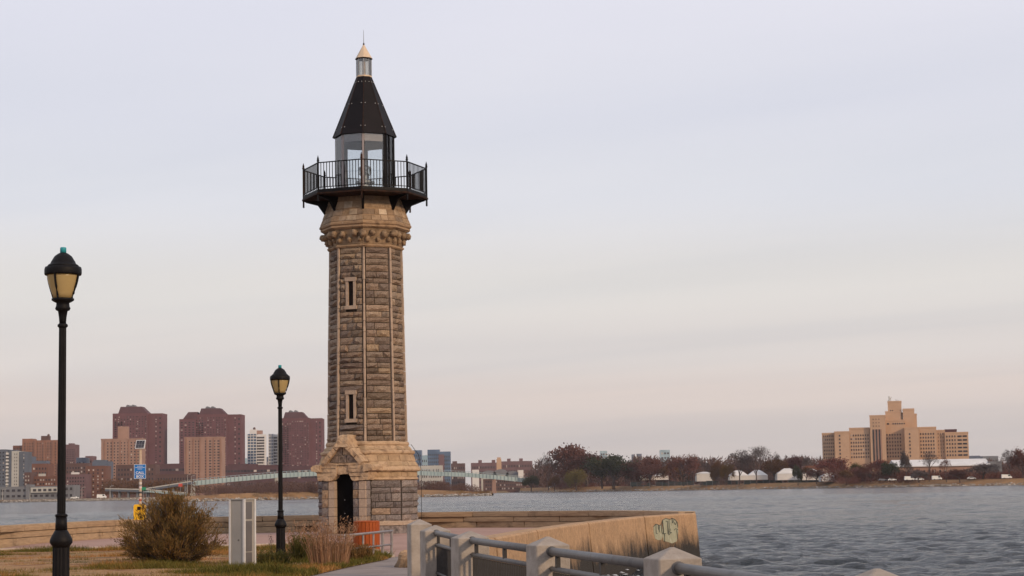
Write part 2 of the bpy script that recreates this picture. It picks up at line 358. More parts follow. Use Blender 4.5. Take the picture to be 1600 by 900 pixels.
def land_rows(name, mat, y0, y1, n, dz=0):
    mb = MB(); rows = []
    for i in range(n + 1):
        y = y0 + (y1 - y0) * i / n
        xl = interp(L_side, y)
        if y < 29.5: xr = interp(fence_edge, y)
        elif y < end_c.y: xr = interp(right_wall, y) - .1
        else: xr = interp(R_side, y)
        rows.append([(xl + (xr - xl) * j / 12, y, g(y) + dz) for j in range(13)])
    vs = [p for r in rows for p in r]
    fs = [(i*13+j, i*13+j+1, (i+1)*13+j+1, (i+1)*13+j) for i in range(n) for j in range(12)]
    mb.add(vs, fs)
    skirt = [rows[i][12] for i in range(n+1)]
    o = len(mb.v); mb.v.extend(skirt); mb.v.extend([(x+.05, y, -1.2) for x, y, z in skirt])
    for i in range(n): mb.f.append((o+i, o+n+1+i, o+n+2+i, o+i+1)); mb.m.append(0)
    return tag(mb.build(name, mat), kind='structure')
land_rows('path', MT['asphalt'], -9, 42.4, 60)
land_rows('plaza', MT['plaza'], 42.4, YTOP - .05, 40)
lawn_px = [(-260,874),(-80,869),(0,866.5),(60,865),(120,864.5),(190,863),(260,862),(340,861),(395,859.5),(450,858),(510,857.5),(560,859.5),(598,864),(612,870),(604,874),(575,880),(545,886),(505,895),(450,908),(380,925),(280,960),(150,1010),(-200,1090),(-480,1000)]
lawn = [PZ(x, y, .11) for x, y in lawn_px]
mb = MB(); mb.add([(p.x, p.y, g(p.y) + .012) for p in lawn], [tuple(range(len(lawn)))])
mt, t, b, o = nodes('dry_lawn')
c = ramp(t, [(.05,.055,.013),(.13,.10,.026),(.28,.155,.055),(.35,.195,.075),(.21,.085,.03),(.085,.078,.02),(.26,.145,.046)], contrast(t, noise_n(t, .8, 8, (.8, 1, 1), .72), .27, .73))
t.links.new(c, b.inputs['Base Color']); b.inputs['Roughness'].default_value = .95; bump_n(t, b, noise_n(t, 14, 6), .9, .06)
tag(mb.build('lawn', mt, fix=False), kind='structure')
mb = MB()
for a, b_ in zip(lawn[:13], lawn[1:14]):
    d = (b_ - a).normalized(); nrm = Vector((-d.y, d.x, 0)) * .07
    vs = [(a.x-nrm.x, a.y-nrm.y), (b_.x-nrm.x, b_.y-nrm.y), (b_.x+nrm.x, b_.y+nrm.y), (a.x+nrm.x, a.y+nrm.y)]
    mb.loft([[(x, y, g(y) - .1) for x, y in vs], [(x, y, g(y) + .045) for x, y in vs]])
tag(mb.build('kerb', MT['kerb']), kind='structure')

# ------------------------------------------------------------------ stone parapet round the point
def arc_pts(path, s_list):
    out = []; L = [0]
    for a, b in zip(path, path[1:]): L.append(L[-1] + (b - a).length)
    for s in s_list:
        for i in range(len(path) - 1):
            if L[i] <= s <= L[i+1] + 1e-6:
                t = (s - L[i]) / (L[i+1] - L[i]); out.append(path[i].lerp(path[i+1], t)); break
    return out, L[-1]
random.seed(11)
par = thing('parapet_wall', 'low curving tan stone parapet wall running behind the lighthouse at the water edge', 'wall', (0, 0, 0))
_, LEN = arc_pts(left_wall, [])
core = MB(); TH = .46
smooth_path, _ = arc_pts(left_wall, list(np.linspace(0, LEN, 160)))
ring = []
for i, p in enumerate(smooth_path):
    d = (smooth_path[min(i+1, 159)] - smooth_path[max(i-1, 0)]).normalized(); n = Vector((-d.y, d.x, 0))
    i0 = p + n*.16; i1 = p + n*(TH - .06)
    ring.append([(i0.x, i0.y, -1.3), (i0.x, i0.y, LT-.025), (i1.x, i1.y, LT-.025), (i1.x+n.x*.15, i1.y+n.y*.15, -1.3)])
core.loft(ring); core.build('core', MT['mortar'], par)
def stone_block_mesh(i, sub=3):
    rr_ = random.Random(i*7+3); mb = MB(); vs = []; nx, nz_ = sub, 2
    for k in range(nz_+1):
        for j in range(nx+1):
            e = (j in (0, nx)) + (k in (0, nz_))
            vs.append(((j/nx-.5)*(1-.012*(k in (0, nz_))), -1 + rr_.uniform(0,.012) + (.02 if e else 0), k/nz_-.5))
    w = nx+1
    fs = [(k*w+j, k*w+j+1, (k+1)*w+j+1, (k+1)*w+j) for k in range(nz_) for j in range(nx)]
    per = list(range(w)) + [k*w+nx for k in range(1, nz_+1)] + [nz_*w+j for j in range(nx-1, -1, -1)] + [k*w for k in range(nz_-1, 0, -1)]
    o = len(vs); vs += [(vs[q][0], 0, vs[q][2]) for q in per]
    n = len(per)
    fs += [(per[q], o+q, o+(q+1) % n, per[(q+1) % n]) for q in range(n)] + [tuple(range(o, o+n))]
    mb.add(vs, fs); me = mb.mesh('block'); me.materials.append(MT['block']); return me
BM = [stone_block_mesh(i) for i in range(6)]
s0 = 72.0 if LEN > 150 else 45.0
for ci, (z0, z1) in enumerate(((LT-.165, LT), (LT-.335, LT-.18), (.16, LT-.35))):
    s = 20.0 + ci*.7
    while s < LEN - .1:
        ln = min(random.uniform(3.2, 5.2) if s < LEN*.55 else random.uniform(1.6, 2.6), LEN - s)
        (a, b_), _ = arc_pts(left_wall, [s, min(s + ln, LEN)])
        d = b_ - a; d.z = 0; L_ = d.length; mid = (a + b_) / 2; dn = d.normalized(); n = Vector((-dn.y, dn.x, 0))
        o_ = link('coping_stone' if ci == 0 else 'stone_block', random.choice(BM), None, par)
        dep = TH + (.05 if ci == 0 else 0) + random.uniform(-.01, .01)
        back = mid + n*(TH - .02 + (.02 if ci == 0 else 0))
        o_.location = (back.x, back.y, (z0+z1)/2); o_.rotation_euler = (0, 0, math.atan2(d.y, d.x))
        o_.scale = (L_ - .014, dep, z1 - z0)
        s += ln

# ------------------------------------------------------------------ concrete sea wall with graffiti
mt, t, b, o = nodes('stained_concrete')
c = ramp(t, [(.32,.19,.10),(.48,.30,.165),(.40,.25,.135),(.53,.345,.20)], contrast(t, noise_n(t, 1.1, 7, (1,1,.6), .65, 'World'), .28, .72))
c = mixc(t, c, (.24,.15,.085), contrast(t, noise_n(t, 2.2, 7, (1,1,.25), .68, 'World'), .60, .85))
gm = t.nodes.new('ShaderNodeNewGeometry'); sx = t.nodes.new('ShaderNodeSeparateXYZ'); t.links.new(gm.outputs['Position'], sx.inputs[0])
nn = noise_n(t, 1.1, 8, (1,1,.8), .72, 'World')
am = t.nodes.new('ShaderNodeMath'); am.operation = 'MULTIPLY_ADD'; t.links.new(nn, am.inputs[0]); am.inputs[1].default_value = 1.5; t.links.new(sx.outputs['Z'], am.inputs[2])
c = mixc(t, (.024,.018,.012), c, contrast(t, am.outputs[0], .72, 1.18))      # tide and algae line
t.links.new(c, b.inputs['Base Color']); b.inputs['Roughness'].default_value = .9
c = mixc(t, c, ramp(t, [(.62,.60,.58),(1.22,1.22,1.22)], contrast(t, noise_n(t, 16, 6, (1,1,1), .75, 'World'), .3, .7)), 1.0, 'MULTIPLY'); t.links.new(c, b.inputs['Base Color'])
bump_n(t, b, noise_n(t, 9, 8, (1,1,1), .75, 'World'), .8, .05); MT['seawall'] = mt
sw = thing('sea_wall', 'orange tan concrete sea wall with dark tide stains and graffiti beside the cove', 'wall', (0,0,0))
WT = .34
def wall_pt(p, q, along, out, z):                   # point on the outer side of a wall piece p->q
    d = (q - p); d.z = 0; dn = d.normalized(); n = Vector((-dn.y, dn.x, 0))
    if n.x < 0: n = -n
    r = p + d * along + n * out; r.z = z; return r
mb = MB()
for p, q in zip(right_wall, right_wall[1:]):
    L_ = (q - p).length; e = .055 / L_
    m_ = MB(); vs = []
    for z, off in ((-1.2, .16), (LT-.03, 0), (LT, -.03)):
        vs.append([wall_pt(p, q, e, off, z), wall_pt(p, q, 1-e, off, z), wall_pt(p, q, 1-e, -WT, z), wall_pt(p, q, e, -WT, z)])
    m_.loft(vs); m_.build('concrete_panel', MT['seawall'], sw)
    mb.loft([[wall_pt(p, q, 0, -.04, -1.2), wall_pt(p, q, 1, -.04, -1.2), wall_pt(p, q, 1, -WT+.05, -1.2), wall_pt(p, q, 0, -WT+.05, -1.2)],
             [wall_pt(p, q, 0, -.14, LT-.05), wall_pt(p, q, 1, -.14, LT-.05), wall_pt(p, q, 1, -WT+.05, LT-.05), wall_pt(p, q, 0, -WT+.05, LT-.05)]])
mb.build('joint', MT['mortar'], sw)
# graffiti paint on the end panel: pale fill and dark outline strokes
p, q = right_wall[0], right_wall[1]
def gp(px, py, lift=.006):                          # where the sight line meets the wall face, kept on the wall
    d = (q - p); d.z = 0; dn = d.normalized(); n = Vector((-dn.y, dn.x, 0))
    if n.x < 0: n = -n
    ray = F*FW + (px-800)*RT + (450-py)*UP
    tt = (p - CAM).dot(n) / ray.dot(n); w = CAM + ray*tt
    for _ in range(4):
        off = .16 * (LT - .03 - w.z) / (LT - .03 + 1.2) + lift
        tt = ((p - CAM).dot(n) + off) / ray.dot(n); w = CAM + ray*tt
    return w
gf = MB()
z7 = lambda u, v: (1000 + u/12, 795 + v/12)
blobs = [[(252,330),(300,290),(345,300),(385,300),(415,330),(430,420),(430,520),(400,580),(340,590),(285,560),(255,440)],
         [(425,220),(470,185),(530,195),(560,210),(600,190),(660,205),(700,260),(710,350),(720,430),(700,520),(690,610),(600,650),(520,620),(440,600),(432,520),(440,330)]]
for bl in blobs:
    gf.add([gp(*z7(u, v)) for u, v in bl], [tuple(range(len(bl)))])
mtp = pm('pale_spray_paint', [(.16,.13,.075),(.36,.36,.26),(.30,.29,.20),(.42,.42,.32)], 3.5, .8)
gfo = gf.build('graffiti_fill', mtp, sw, fix=False)
strokes = [[(255,335),(300,285),(340,300),(372,318),(405,285),(425,210),(480,180),(560,200),(600,175),(660,205),(700,255),(712,350)],
           [(300,290),(305,460),(330,470)],[(345,300),(350,390)],[(372,318),(360,400),(370,440)],[(405,300),(410,420),(425,470),(490,460)],[(425,220),(440,380),(445,470),(465,475),(462,620)],
           [(480,230),(520,240),(520,330),(525,470)],[(545,215),(550,330),(540,420),(540,490),(590,440)],[(600,190),(612,270),(640,205)],[(640,250),(660,300),(690,250)],[(560,440),(600,450)],
           [(640,400),(670,370),(720,400)],[(690,400),(700,480),(705,560)],[(570,370),(560,440)]]
gs = MB()
for st in strokes:
    for (u0, v0), (u1, v1) in zip(st, st[1:]):
        L_ = math.hypot(u1-u0, v1-v0) + 1e-6; ox, oy = -(v1-v0)/L_*5.5, (u1-u0)/L_*5.5
        gs.add([gp(*z7(u0+ox, v0+oy), .012), gp(*z7(u1+ox, v1+oy), .012), gp(*z7(u1-ox, v1-oy), .012), gp(*z7(u0-ox, v0-oy), .012)], [(0,1,2,3)])
gs.build('graffiti_outline', pm('dark_spray_paint', [(.03,.045,.04),(.08,.085,.07)], 8, .8), sw, fix=False)
# lapping foam at the wall foot
random.seed(3); mb = MB()
for i in range(70):
    k = random.choice((1, 1, 2)); a = random.random()
    pp = wall_pt(right_wall[k], right_wall[k+1], a, .25 + random.random()**2*1.3, WZ + .10 + random.uniform(0, .07))
    n = 7; r = random.uniform(.03, .09)
    mb.add([(pp.x + r*random.uniform(.5,1.2)*math.cos(6.28*j/n), pp.y + r*1.7*random.uniform(.5,1.2)*math.sin(6.28*j/n), pp.z + random.uniform(0,.008)) for j in range(n)] + [(pp.x, pp.y, pp.z+.015)], [(j, (j+1) % n, n) for j in range(n)])
tag(mb.build('foam', pm('white_foam', [(.42,.44,.46),(.6,.62,.62)], 8, .7), fix=False), 'white foam lapping at the foot of the concrete sea wall', 'foam', kind='stuff')

# ------------------------------------------------------------------ railing of concrete posts
rl = thing('railing', 'waterfront railing of square concrete posts and grey pipe rails in the foreground', 'railing', (fence[1].x, fence[1].y, .1))
O = Vector((fence[1].x, fence[1].y, .1))
PW = .355
def post_mesh(h, w):
    mb = MB(); a = w/2; bv = .012
    def sq(s, z): return [(s-bv,-s,z),(s,-s+bv,z),(s,s-bv,z),(s-bv,s,z),(-s+bv,s,z),(-s,s-bv,z),(-s,-s+bv,z),(-s+bv,-s,z)]
    mb.loft([sq(a, -.9), sq(a, h-.09), sq(a-.006, h-.082), sq(.016, h)]); return mb
dirs = []
for i, p in enumerate(fence):
    qn = fence[min(i+1, len(fence)-1)]; pv = fence[max(i-1, 0)]
    d = (pv - qn); dirs.append(math.atan2(d.x, -d.y))
for i, p in enumerate(fence):
    o_ = post_mesh(p.z - .1, PW * (1, 1, 1, 1.14, 1.12, 1)[i]).build('post', MT['concrete_post'], rl)
    o_.location = (p.x - O.x, p.y - O.y, 0); o_.rotation_euler = (0, 0, dirs[i] + R(6))
rail_z, low_z = .885, .715
seq = [Vector((fence[0].x + 1.0, fence[0].y - 5.0, 1))] + fence[:5]
pick = MB(); pick.box(-.011, .011, -.011, .011, 0, low_z - .25); pick_me = pick.mesh('picket'); pick_me.materials.append(MT['rail_dark'])
for a, b_ in zip(seq, seq[1:]):
    d = (b_ - a); d.z = 0; L_ = d.length; dn = d.normalized(); rz = math.atan2(dn.y, dn.x)
    A = a + dn*.15 - O; Bq = b_ - dn*.15 - O
    for z, r_, nm in ((rail_z, .042, 'top_rail'), (low_z, .027, 'lower_rail'), (.30, .022, 'bottom_rail')):
        mb = MB(); mb.tube([(A.x, A.y, z-.1), (Bq.x, Bq.y, z-.1)], r_, 14); ro = mb.build(nm, MT['rail'] if z > .4 else MT['rail_dark'], rl, smooth=True)
        if nm == 'top_rail':
            for e in (A + dn*.02, Bq - dn*.02):
                cb = MB(); cb.tube([(e.x-dn.x*.03, e.y-dn.y*.03, z-.1), (e.x+dn.x*.03, e.y+dn.y*.03, z-.1)], r_+.012, 14); cb.build('rail_collar', MT['rail'], ro, smooth=True)
    for k in range(3):
        s = L_*(.1 + .4*k); c_ = a + dn*s - O
        mb = MB(); M_ = Matrix.Translation((c_.x, c_.y, 0)) @ Matrix.Rotation(rz, 4, 'Z')
        mb.box(-.035, .035, -.02, .02, low_z-.1, rail_z-.13, M=M_); mb.build('stanchion', MT['rail_dark'], rl)
    n = int(L_ / .105)
    for k in range(n):
        c_ = a + dn*(L_*(k+.5)/n) - O
        if (k+.5)/n*L_ < .2 or L_ - (k+.5)/n*L_ < .2: continue
        o_ = link('picket', pick_me, None, rl, (c_.x, c_.y, .12)); o_.rotation_euler = (0, 0, rz)
# rough concrete lump by the last post
def lump(name, label, cat, c, r, mat, seed, sq=(1,1,1)):
    mb = MB(); n, m = 14, 8; rings = []
    for i in range(m+1):
        ph = math.pi*i/m*.5
        rings.append([])
        for j in range(n):
            th = 2*math.pi*j/n; v = Vector((math.cos(ph)*math.cos(th), math.cos(ph)*math.sin(th), math.sin(ph)))
            k = 1 + .22*mnoise.noise(v*1.7 + Vector((seed, 0, 0))) + .07*mnoise.noise(v*6)
            rings[-1].append((v.x*r*k*sq[0], v.y*r*k*sq[1], v.z*r*k*sq[2] - .05))
    mb.loft(rings); o = mb.build(name, mat); o.location = c; return tag(o, label, cat)
lp = PX(640, 36.5, .1)
lump('concrete_mound', 'rough tan mound of concrete behind the farthest railing post', 'mound', (lp.x, lp.y, g(36.5)), .28, MT['seawall'], 2, (1.0, 1.6, 1.35))
# ------------------------------------------------------------------ lighthouse
LY = 58.8; LB = .28
def lz(y): return P(572, y, LY).z - LB
def rr(hw, y): z = lz(y) + LB - EYE; return hw * (LY*math.cos(PITCH) + z*math.sin(PITCH)) / F
lc = PX(575.5, LY, LB)
lh = thing('lighthouse', 'octagonal brown stone lighthouse with black railed gallery and pointed black roof', 'lighthouse', (lc.x, lc.y, LB))
OA = R(-88.7)
def va(k): return OA + R(45)*k
def oct_ring(r, z): return [(r*math.cos(va(k)), r*math.sin(va(k)), z) for k in range(8)]
def octo(name, prof, mat, parent=lh):               # prof: (half width px, y px) -> octagonal solid
    mb = MB(); mb.loft([oct_ring(rr(h, y), lz(y)) for h, y in prof]); return mb.build(name, mat, parent)
C8 = math.cos(R(22.5))
def face(k, s, d, z):                               # face between corners k and k+1
    a = va(k + .5); n = Vector((math.cos(a), math.sin(a), 0)); t = Vector((-math.sin(a), math.cos(a), 0))
    r = n*d + t*s; r.z = z; return r
def rock_mesh(i):
    q = random.Random(i*13+1); mb = MB(); nx, nz_ = 4, 2; vs = []
    for k in range(nz_+1):
        for j in range(nx+1):
            e = (j in (0, nx)) + (k in (0, nz_))
            y = -(.20 + q.uniform(-.05, .12)) if e else -q.uniform(.5, 1.0)
            vs.append((j/nx-.5 + (0 if j in (0, nx) else q.uniform(-.06,.06)), y, k/nz_-.5 + (0 if k in (0, nz_) else q.uniform(-.22,.10))))
    w = nx+1
    fs = [(k*w+j, k*w+j+1, (k+1)*w+j+1, (k+1)*w+j) for k in range(nz_) for j in range(nx)]
    per = list(range(w)) + [k*w+nx for k in range(1, nz_+1)] + [nz_*w+j for j in range(nx-1, -1, -1)] + [k*w for k in range(nz_-1, 0, -1)]
    o = len(vs); vs += [(vs[u][0], .25, vs[u][2]) for u in per]; n = len(per)
    fs += [(per[u], o+u, o+(u+1) % n, per[(u+1) % n]) for u in range(n)]
    mb.add(vs, fs); return mb
ROCK = [rock_mesh(i) for i in range(18)]
ROCKM = {}
def rock_me(i, mat):
    if (i, mat) not in ROCKM:
        me = ROCK[i].mesh('stone'); me.materials.append(MT[mat]); ROCKM[(i, mat)] = me
    return ROCKM[(i, mat)]
VIS = (-2, -1, 0, 1)
def lay_stones(core, z0, z1, nrow, rfun, mat, depth, margin, holes, faces=range(-2, 6), wmin=.2, seed=1):
    q = random.Random(seed); back = MB()
    hs = [q.uniform(.8, 1.25) for _ in range(nrow)]; tot = sum(hs); z = z0
    for h in hs:
        h = h/tot*(z1-z0); zc = z + h/2; Rv = rfun(zc); ap = Rv*C8; side = 2*Rv*math.sin(R(22.5)) - 2*margin
        for k in faces:
            cuts = [-side/2]; 
            while cuts[-1] < side/2 - .02:
                c_ = cuts[-1] + q.choice((.24,.34,.42,.55,.7)) * q.uniform(.8, 1.2)
                cuts.append(side/2 if side/2 - c_ < wmin else c_)
            for a, b_ in zip(cuts, cuts[1:]):
                spans = [(a, b_)]
                for hk, hs0, hs1, hz0, hz1 in holes:
                    if hk == k and hz0 < zc < hz1:
                        spans = [(x0, x1) for x0, x1 in [(s_, min(e_, hs0)) for s_, e_ in spans] + [(max(s_, hs1), e_) for s_, e_ in spans] if x1 - x0 > .05]
                for x0, x1 in spans:
                    i = q.randrange(18); dp = depth*q.uniform(.75, 1.25)
                    loc = face(k, (x0+x1)/2, ap, zc); rz = va(k+.5) + R(90); sc = ((x1-x0)-.018, dp, h-.020)
                    if k in VIS:
                        o_ = link('stone', rock_me(i, mat), None, core, loc); o_.rotation_euler = (0, 0, rz); o_.scale = sc
                    else:
                        M_ = Matrix.Translation(loc) @ Matrix.Rotation(rz, 4, 'Z') @ Matrix.Diagonal((*sc, 1))
                        back.add([M_ @ Vector(v) for v in ROCK[i].v], ROCK[i].f)
        z += h
    if back.v:
        o_ = back.build('stones', MT[mat], core, fix=False); tag(o_, kind='stuff')
# --- shaft
zs0, zs1 = lz(691), lz(392); Rs0, Rs1 = rr(62, 691), rr(56.5, 392)
def Rshaft(z): return Rs0 + (Rs1-Rs0)*(z-zs0)/(zs1-zs0) - .045
mb = MB(); mb.loft([oct_ring(Rshaft(z), z) for z in (zs0-.15, zs1+.05)]); shaft = mb.build('shaft', MT['mortar'], lh)
dk = -1
win_z = [(lz(481), lz(446)), (lz(655), lz(620))]
holes = [(dk, -.175, .175, a-.14, b_+.16) for a, b_ in win_z]
lay_stones(shaft, zs0, zs1, 31, Rshaft, 'stone', .115, .05, holes, seed=4)
q = random.Random(8)
for k in range(8):
    mb = MB(); z = zs0
    while z < zs1 - .02:
        h = min(q.uniform(.3, .75), zs1 - z); ring = []
        a = va(k)
        for zz in (z + .006, z + h - .006):
            Rv = Rshaft(zz); w = q.uniform(.026, .042); pr = .062 + q.uniform(-.006, .006)
            tip = Vector((math.cos(a), math.sin(a), 0)); tl = Vector((-math.sin(a), math.cos(a), 0))
            e1 = tip*(Rv+pr-w*.40) + tl*w; e2 = tip*(Rv+pr-w*.40) - tl*w; f0 = tip*(Rv+pr); i1 = tip*(Rv-.1) + tl*w*.8; i2 = tip*(Rv-.1) - tl*w*.8
            ring.append([(p.x, p.y, zz) for p in (f0, e1, i1, i2, e2)])
        mb.loft(ring); z += h
    mb.build('quoin_strip', MT['quoin'], shaft)
for (a, b_) in win_z:                               # slit windows
    zc = (a+b_)/2; ap = Rshaft(zc)*C8; rz = va(dk+.5) + R(90); base = face(dk, 0, ap, 0)
    M_ = Matrix.Translation(base) @ Matrix.Rotation(rz, 4, 'Z')
    mb = MB()
    mb.box(-.165, -.085, -.075, .03, a-.02, b_+.03, M=M_); mb.box(.085, .165, -.075, .03, a-.02, b_+.03, M=M_)
    mb.box(-.185, .185, -.095, .03, b_+.031, b_+.15, M=M_)
    w_ = mb.build('window', MT['quoin'], lh)
    mb = MB(); mb.box(-.20, .20, -.10, .03, a-.13, a-.022, M=M_); mb.build('sill', MT['quoin'], w_)
    mb = MB(); mb.box(-.084, .084, -.012, .02, a-.02, b_+.03, M=M_); mb.build('pane', MT['black'], w_)
    mb = MB(); mb.box(-.012, .012, -.03, -.013, a-.02, b_+.03, M=M_); mb.build('mullion', MT['rust'], w_)
# --- base
zb1 = lz(751); zb0 = lz(815); Rb = rr(76.5, 790)
mb = MB(); mb.loft([oct_ring(Rb, zb0-.1), oct_ring(Rb, zb1+.05)]); base = mb.build('base_wall', MT['mortar'], lh)
lay_stones(base, zb0, zb1, 6, lambda z: Rb, 'stone_grey', .095, .02, [(dk, -.9, .9, -1, 9)], seed=9, wmin=.15)
octo('plinth', [(80,900),(80,838)], MT['kerb'])
octo('plinth_course', [(79,838.2),(78.5,820)], MT['stone_grey'])
octo('plinth_band', [(80.5,820.2),(80.5,815.2),(78.5,813.6)], MT['quoin'])
ti = MT['trim']
octo('frieze', [(77.5,751),(79.5,749.8),(79,747.5),(77,746.4),(76.6,737.5)], ti)
octo('base_weathering', [(80.5,737.8),(82.8,735.5),(82,733.2),(79.2,729),(75,722.6),(72,719.2),(71.2,711.2)], ti)
octo('roll_moulding', [(71.6,711.4),(73.6,709.6),(73.8,707.2),(72,705.2),(69,704.6)], ti)
octo('weathering', [(69.2,704.8),(66.6,700.5),(63.8,697.4)], ti)
octo('roll_moulding', [(63.8,697.6),(65.4,695.8),(65.2,693),(63.6,691)], ti)
for k in ():                            # dressed blocks: upright joints of the weathering
    for j, (h0, y0, h1, y1) in enumerate(((79.2,729,71.6,712),(76.8,745.6,76.8,738.6))):
        for s in ((-.33, .15, .45) if j == 0 else (-.42, -.05, .36)):
            mb = MB(); pts = []
            for h_, y_ in ((h0, y0), (h1, y1)):
                ap = rr(h_, y_)*C8
                pts.append([face(k, s-.006, ap-.02, lz(y_)), face(k, s+.006, ap-.02, lz(y_)), face(k, s+.006, ap+.003, lz(y_)), face(k, s-.006, ap+.003, lz(y_))])
            mb.loft(pts); mb.build('joint', MT['mortar'], base)
def dressed(parent, rows, n, mat, seed, gap=.006, name='dressed_stone'):
    q = random.Random(seed)
    for k in range(-2, 6):
        for ri_, ((h0, y0), (h1, y1)) in enumerate(rows):
            cuts = [0] + sorted((j + q.uniform(-.22,.22) + .25*(ri_ % 2))/n for j in range(1, n)) + [1]
            for a, b_ in zip(cuts, cuts[1:]):
                pr = .012 + q.uniform(-.004, .006); rings = []
                for h_, y_, dz in ((h0, y0, gap), (h1, y1, -gap)):
                    Rv = rr(h_, y_); z = lz(y_) + dz; hs = Rv*math.sin(R(22.5)); ap = Rv*C8
                    s0_ = -hs + 2*hs*a + gap; s1_ = -hs + 2*hs*b_ - gap
                    rings.append([face(k, s0_, ap-.05, z), face(k, s1_, ap-.05, z), face(k, s1_, ap+pr, z), face(k, s0_, ap+pr, z)])
                mb = MB(); mb.loft(rings); mb.build(name, MT[mat], parent)
dressed(base, [((79,729),(75,722.8)), ((74.5,722),(71.4,712))], 3, 'dressed_base', 5)
dressed(base, [((77,745.8),(76.7,738.2))], 3, 'dressed_base', 6)
dressed(base, [((68.6,703.8),(64.2,698))], 2, 'dressed_base', 7)
# --- porch
po = thing('porch', None, None); po.parent = lh
ab = Rb*C8; fd = ab + .30
def fp(s, d, z): return face(dk, s, d, z)
mb = MB(); mb.prism([(-.73,0),(-.31,0),(-.31,1.62),(-.73,1.62)], fp, ab-.3, fd-.05); mb.prism([(.31,0),(.73,0),(.73,1.62),(.31,1.62)], fp, ab-.3, fd-.05)
mb.build('jamb_core', MT['mortar'], po)
q = random.Random(21)
for sd_ in (-1, 1):
    z = 0.02
    for c_ in range(6):
        h = 1.56/6
        for (s0_, s1_, m_, pr) in ((.30, .50, 'stone_grey' if sd_ > 0 else 'quoin', 0), (.505, .735, 'quoin' if (sd_ > 0) else 'stone_grey', .015)):
            a, b_ = sorted((sd_*s0_, sd_*s1_))
            if m_ == 'quoin':
                mb = MB(); mb.prism([(a+.006, z+.006),(b_-.006, z+.006),(b_-.006, z+h-.006),(a+.006, z+h-.006)], fp, ab-.2, fd + pr + q.uniform(-.01,.012)); mb.build('jamb_stone', MT['quoin'], po)
            else:
                o_ = link('jamb_stone', rock_me(q.randrange(18), 'stone_grey'), None, po, fp((a+b_)/2, fd-.04, z+h/2)); o_.rotation_euler = (0, 0, va(dk+.5)+R(90)); o_.scale = (b_-a-.012, .07, h-.012)
        o_ = link('jamb_stone', rock_me(q.randrange(18), 'stone_grey'), None, po, fp(sd_*.72, fd-.18, z+h/2)); o_.rotation_euler = (0, 0, va(dk+.5)+R(90)+sd_*R(90)); o_.scale = (.27, .05, h-.012)
        z += h
zc0, zc1 = 1.585, 2.04
def corb(sd_):
    pr = [(.80,zc0+.02),(.40,zc0),(.33,zc0+.02),(.26,zc0+.08),(.21,zc0+.16),(.19,zc0+.25),(.19,zc1),(.86,zc1),(.86,zc0+.2)]
    return [(sd_*a, b_) for a, b_ in pr]
for sd_ in (-1, 1):
    mb = MB(); mb.prism(corb(sd_), fp, ab-.25, fd+.06); mb.build('corbel_block', MT['trim'], po)
    mb = MB(); mb.prism([(sd_*.70,zc1-.20),(sd_*1.0,zc1-.16),(sd_*1.02,zc1-.05),(sd_*.96,zc1+.02),(sd_*.70,zc1+.02)], fp, ab-.3, fd+.12); mb.build('eave_block', MT['trim'], po)
    for zj in (zc0+.12, zc0+.24, zc0+.36):
        a, b_ = sorted((sd_*.235, sd_*.84)); mb = MB(); mb.prism([(a, zj),(b_, zj),(b_, zj+.012),(a, zj+.012)], fp, fd+.04, fd+.064); mb.build('groove', MT['mortar'], po)
mb = MB(); mb.prism([(-.188,zc0+.2),(.188,zc0+.2),(.188,zc1),(-.188,zc1)], fp, ab-.2, fd+.02); mb.build('lintel', MT['trim'], po)
mb = MB(); mb.prism([(-.72,zc1+.004),(.72,zc1+.004),(.72,zc1+.07),(-.72,zc1+.07)], fp, ab-.3, fd+.05); mb.build('lintel_band', MT['trim'], po)
gz0 = zc1 + .072; gz1 = gz0 + .62
mb = MB(); mb.prism([(-.56,gz0),(.56,gz0),(.08,gz1-.02),(-.08,gz1-.02)], fp, Rs0*C8-.1, fd-.06); mb.build('gable_wall', MT['quoin'], po)
tym = [[(-.46,gz0+.015),(-.20,gz0+.015),(-.20,gz0+.22),(-.36,gz0+.22)],[(-.18,gz0+.015),(.10,gz0+.015),(.10,gz0+.22),(-.18,gz0+.22)],[(.125,gz0+.015),(.46,gz0+.015),(.36,gz0+.22),(.125,gz0+.22)],
       [(-.35,gz0+.242),(-.04,gz0+.242),(-.04,gz0+.45),(-.10,gz0+.45),(-.24,gz0+.36)],[(-.018,gz0+.242),(.35,gz0+.242),(.24,gz0+.36),(.10,gz0+.45),(-.018,gz0+.45)]]
for pl in tym:
    pl = [(a*.90, b_) for a, b_ in pl]
    mb = MB(); mb.prism(pl, fp, fd-.1, fd-.02); mb.build('tympanum_stone', MT['stone'], po)
for sd_ in (-1, 1):
    for j, (t0, t1) in enumerate(((0, .33), (.345, .66), (.675, 1.0))):
        e0 = Vector((.66, gz0+.02)); e1 = Vector((.08, gz1+.03)); nn_ = Vector((.72, .69)).normalized()
        a = e0.lerp(e1, t0); b_ = e0.lerp(e1, t1); th = .115
        pl = [a - nn_*th, b_ - nn_*th, b_ + nn_*.03, a + nn_*.03]
        mb = MB(); mb.prism([(sd_*p_.x, p_.y) for p_ in pl], fp, Rs0*C8-.1, fd+.08+.012*j); mb.build('gable_coping', MT['trim'], po)
mb = MB(); mb.loft([[fp(-.22,Rs0*C8-.1,gz1-.15),fp(.22,Rs0*C8-.1,gz1-.15),fp(.22,fd+.13,gz1-.15),fp(-.22,fd+.13,gz1-.15)], [fp(-.15,Rs0*C8-.1,gz1+.19),fp(.15,Rs0*C8-.1,gz1+.19),fp(.15,fd+.02,gz1+.19),fp(-.15,fd+.02,gz1+.19)], [fp(-.11,Rs0*C8-.1,gz1+.22),fp(.11,Rs0*C8-.1,gz1+.22),fp(.11,fd-.03,gz1+.22),fp(-.11,fd-.03,gz1+.22)]])
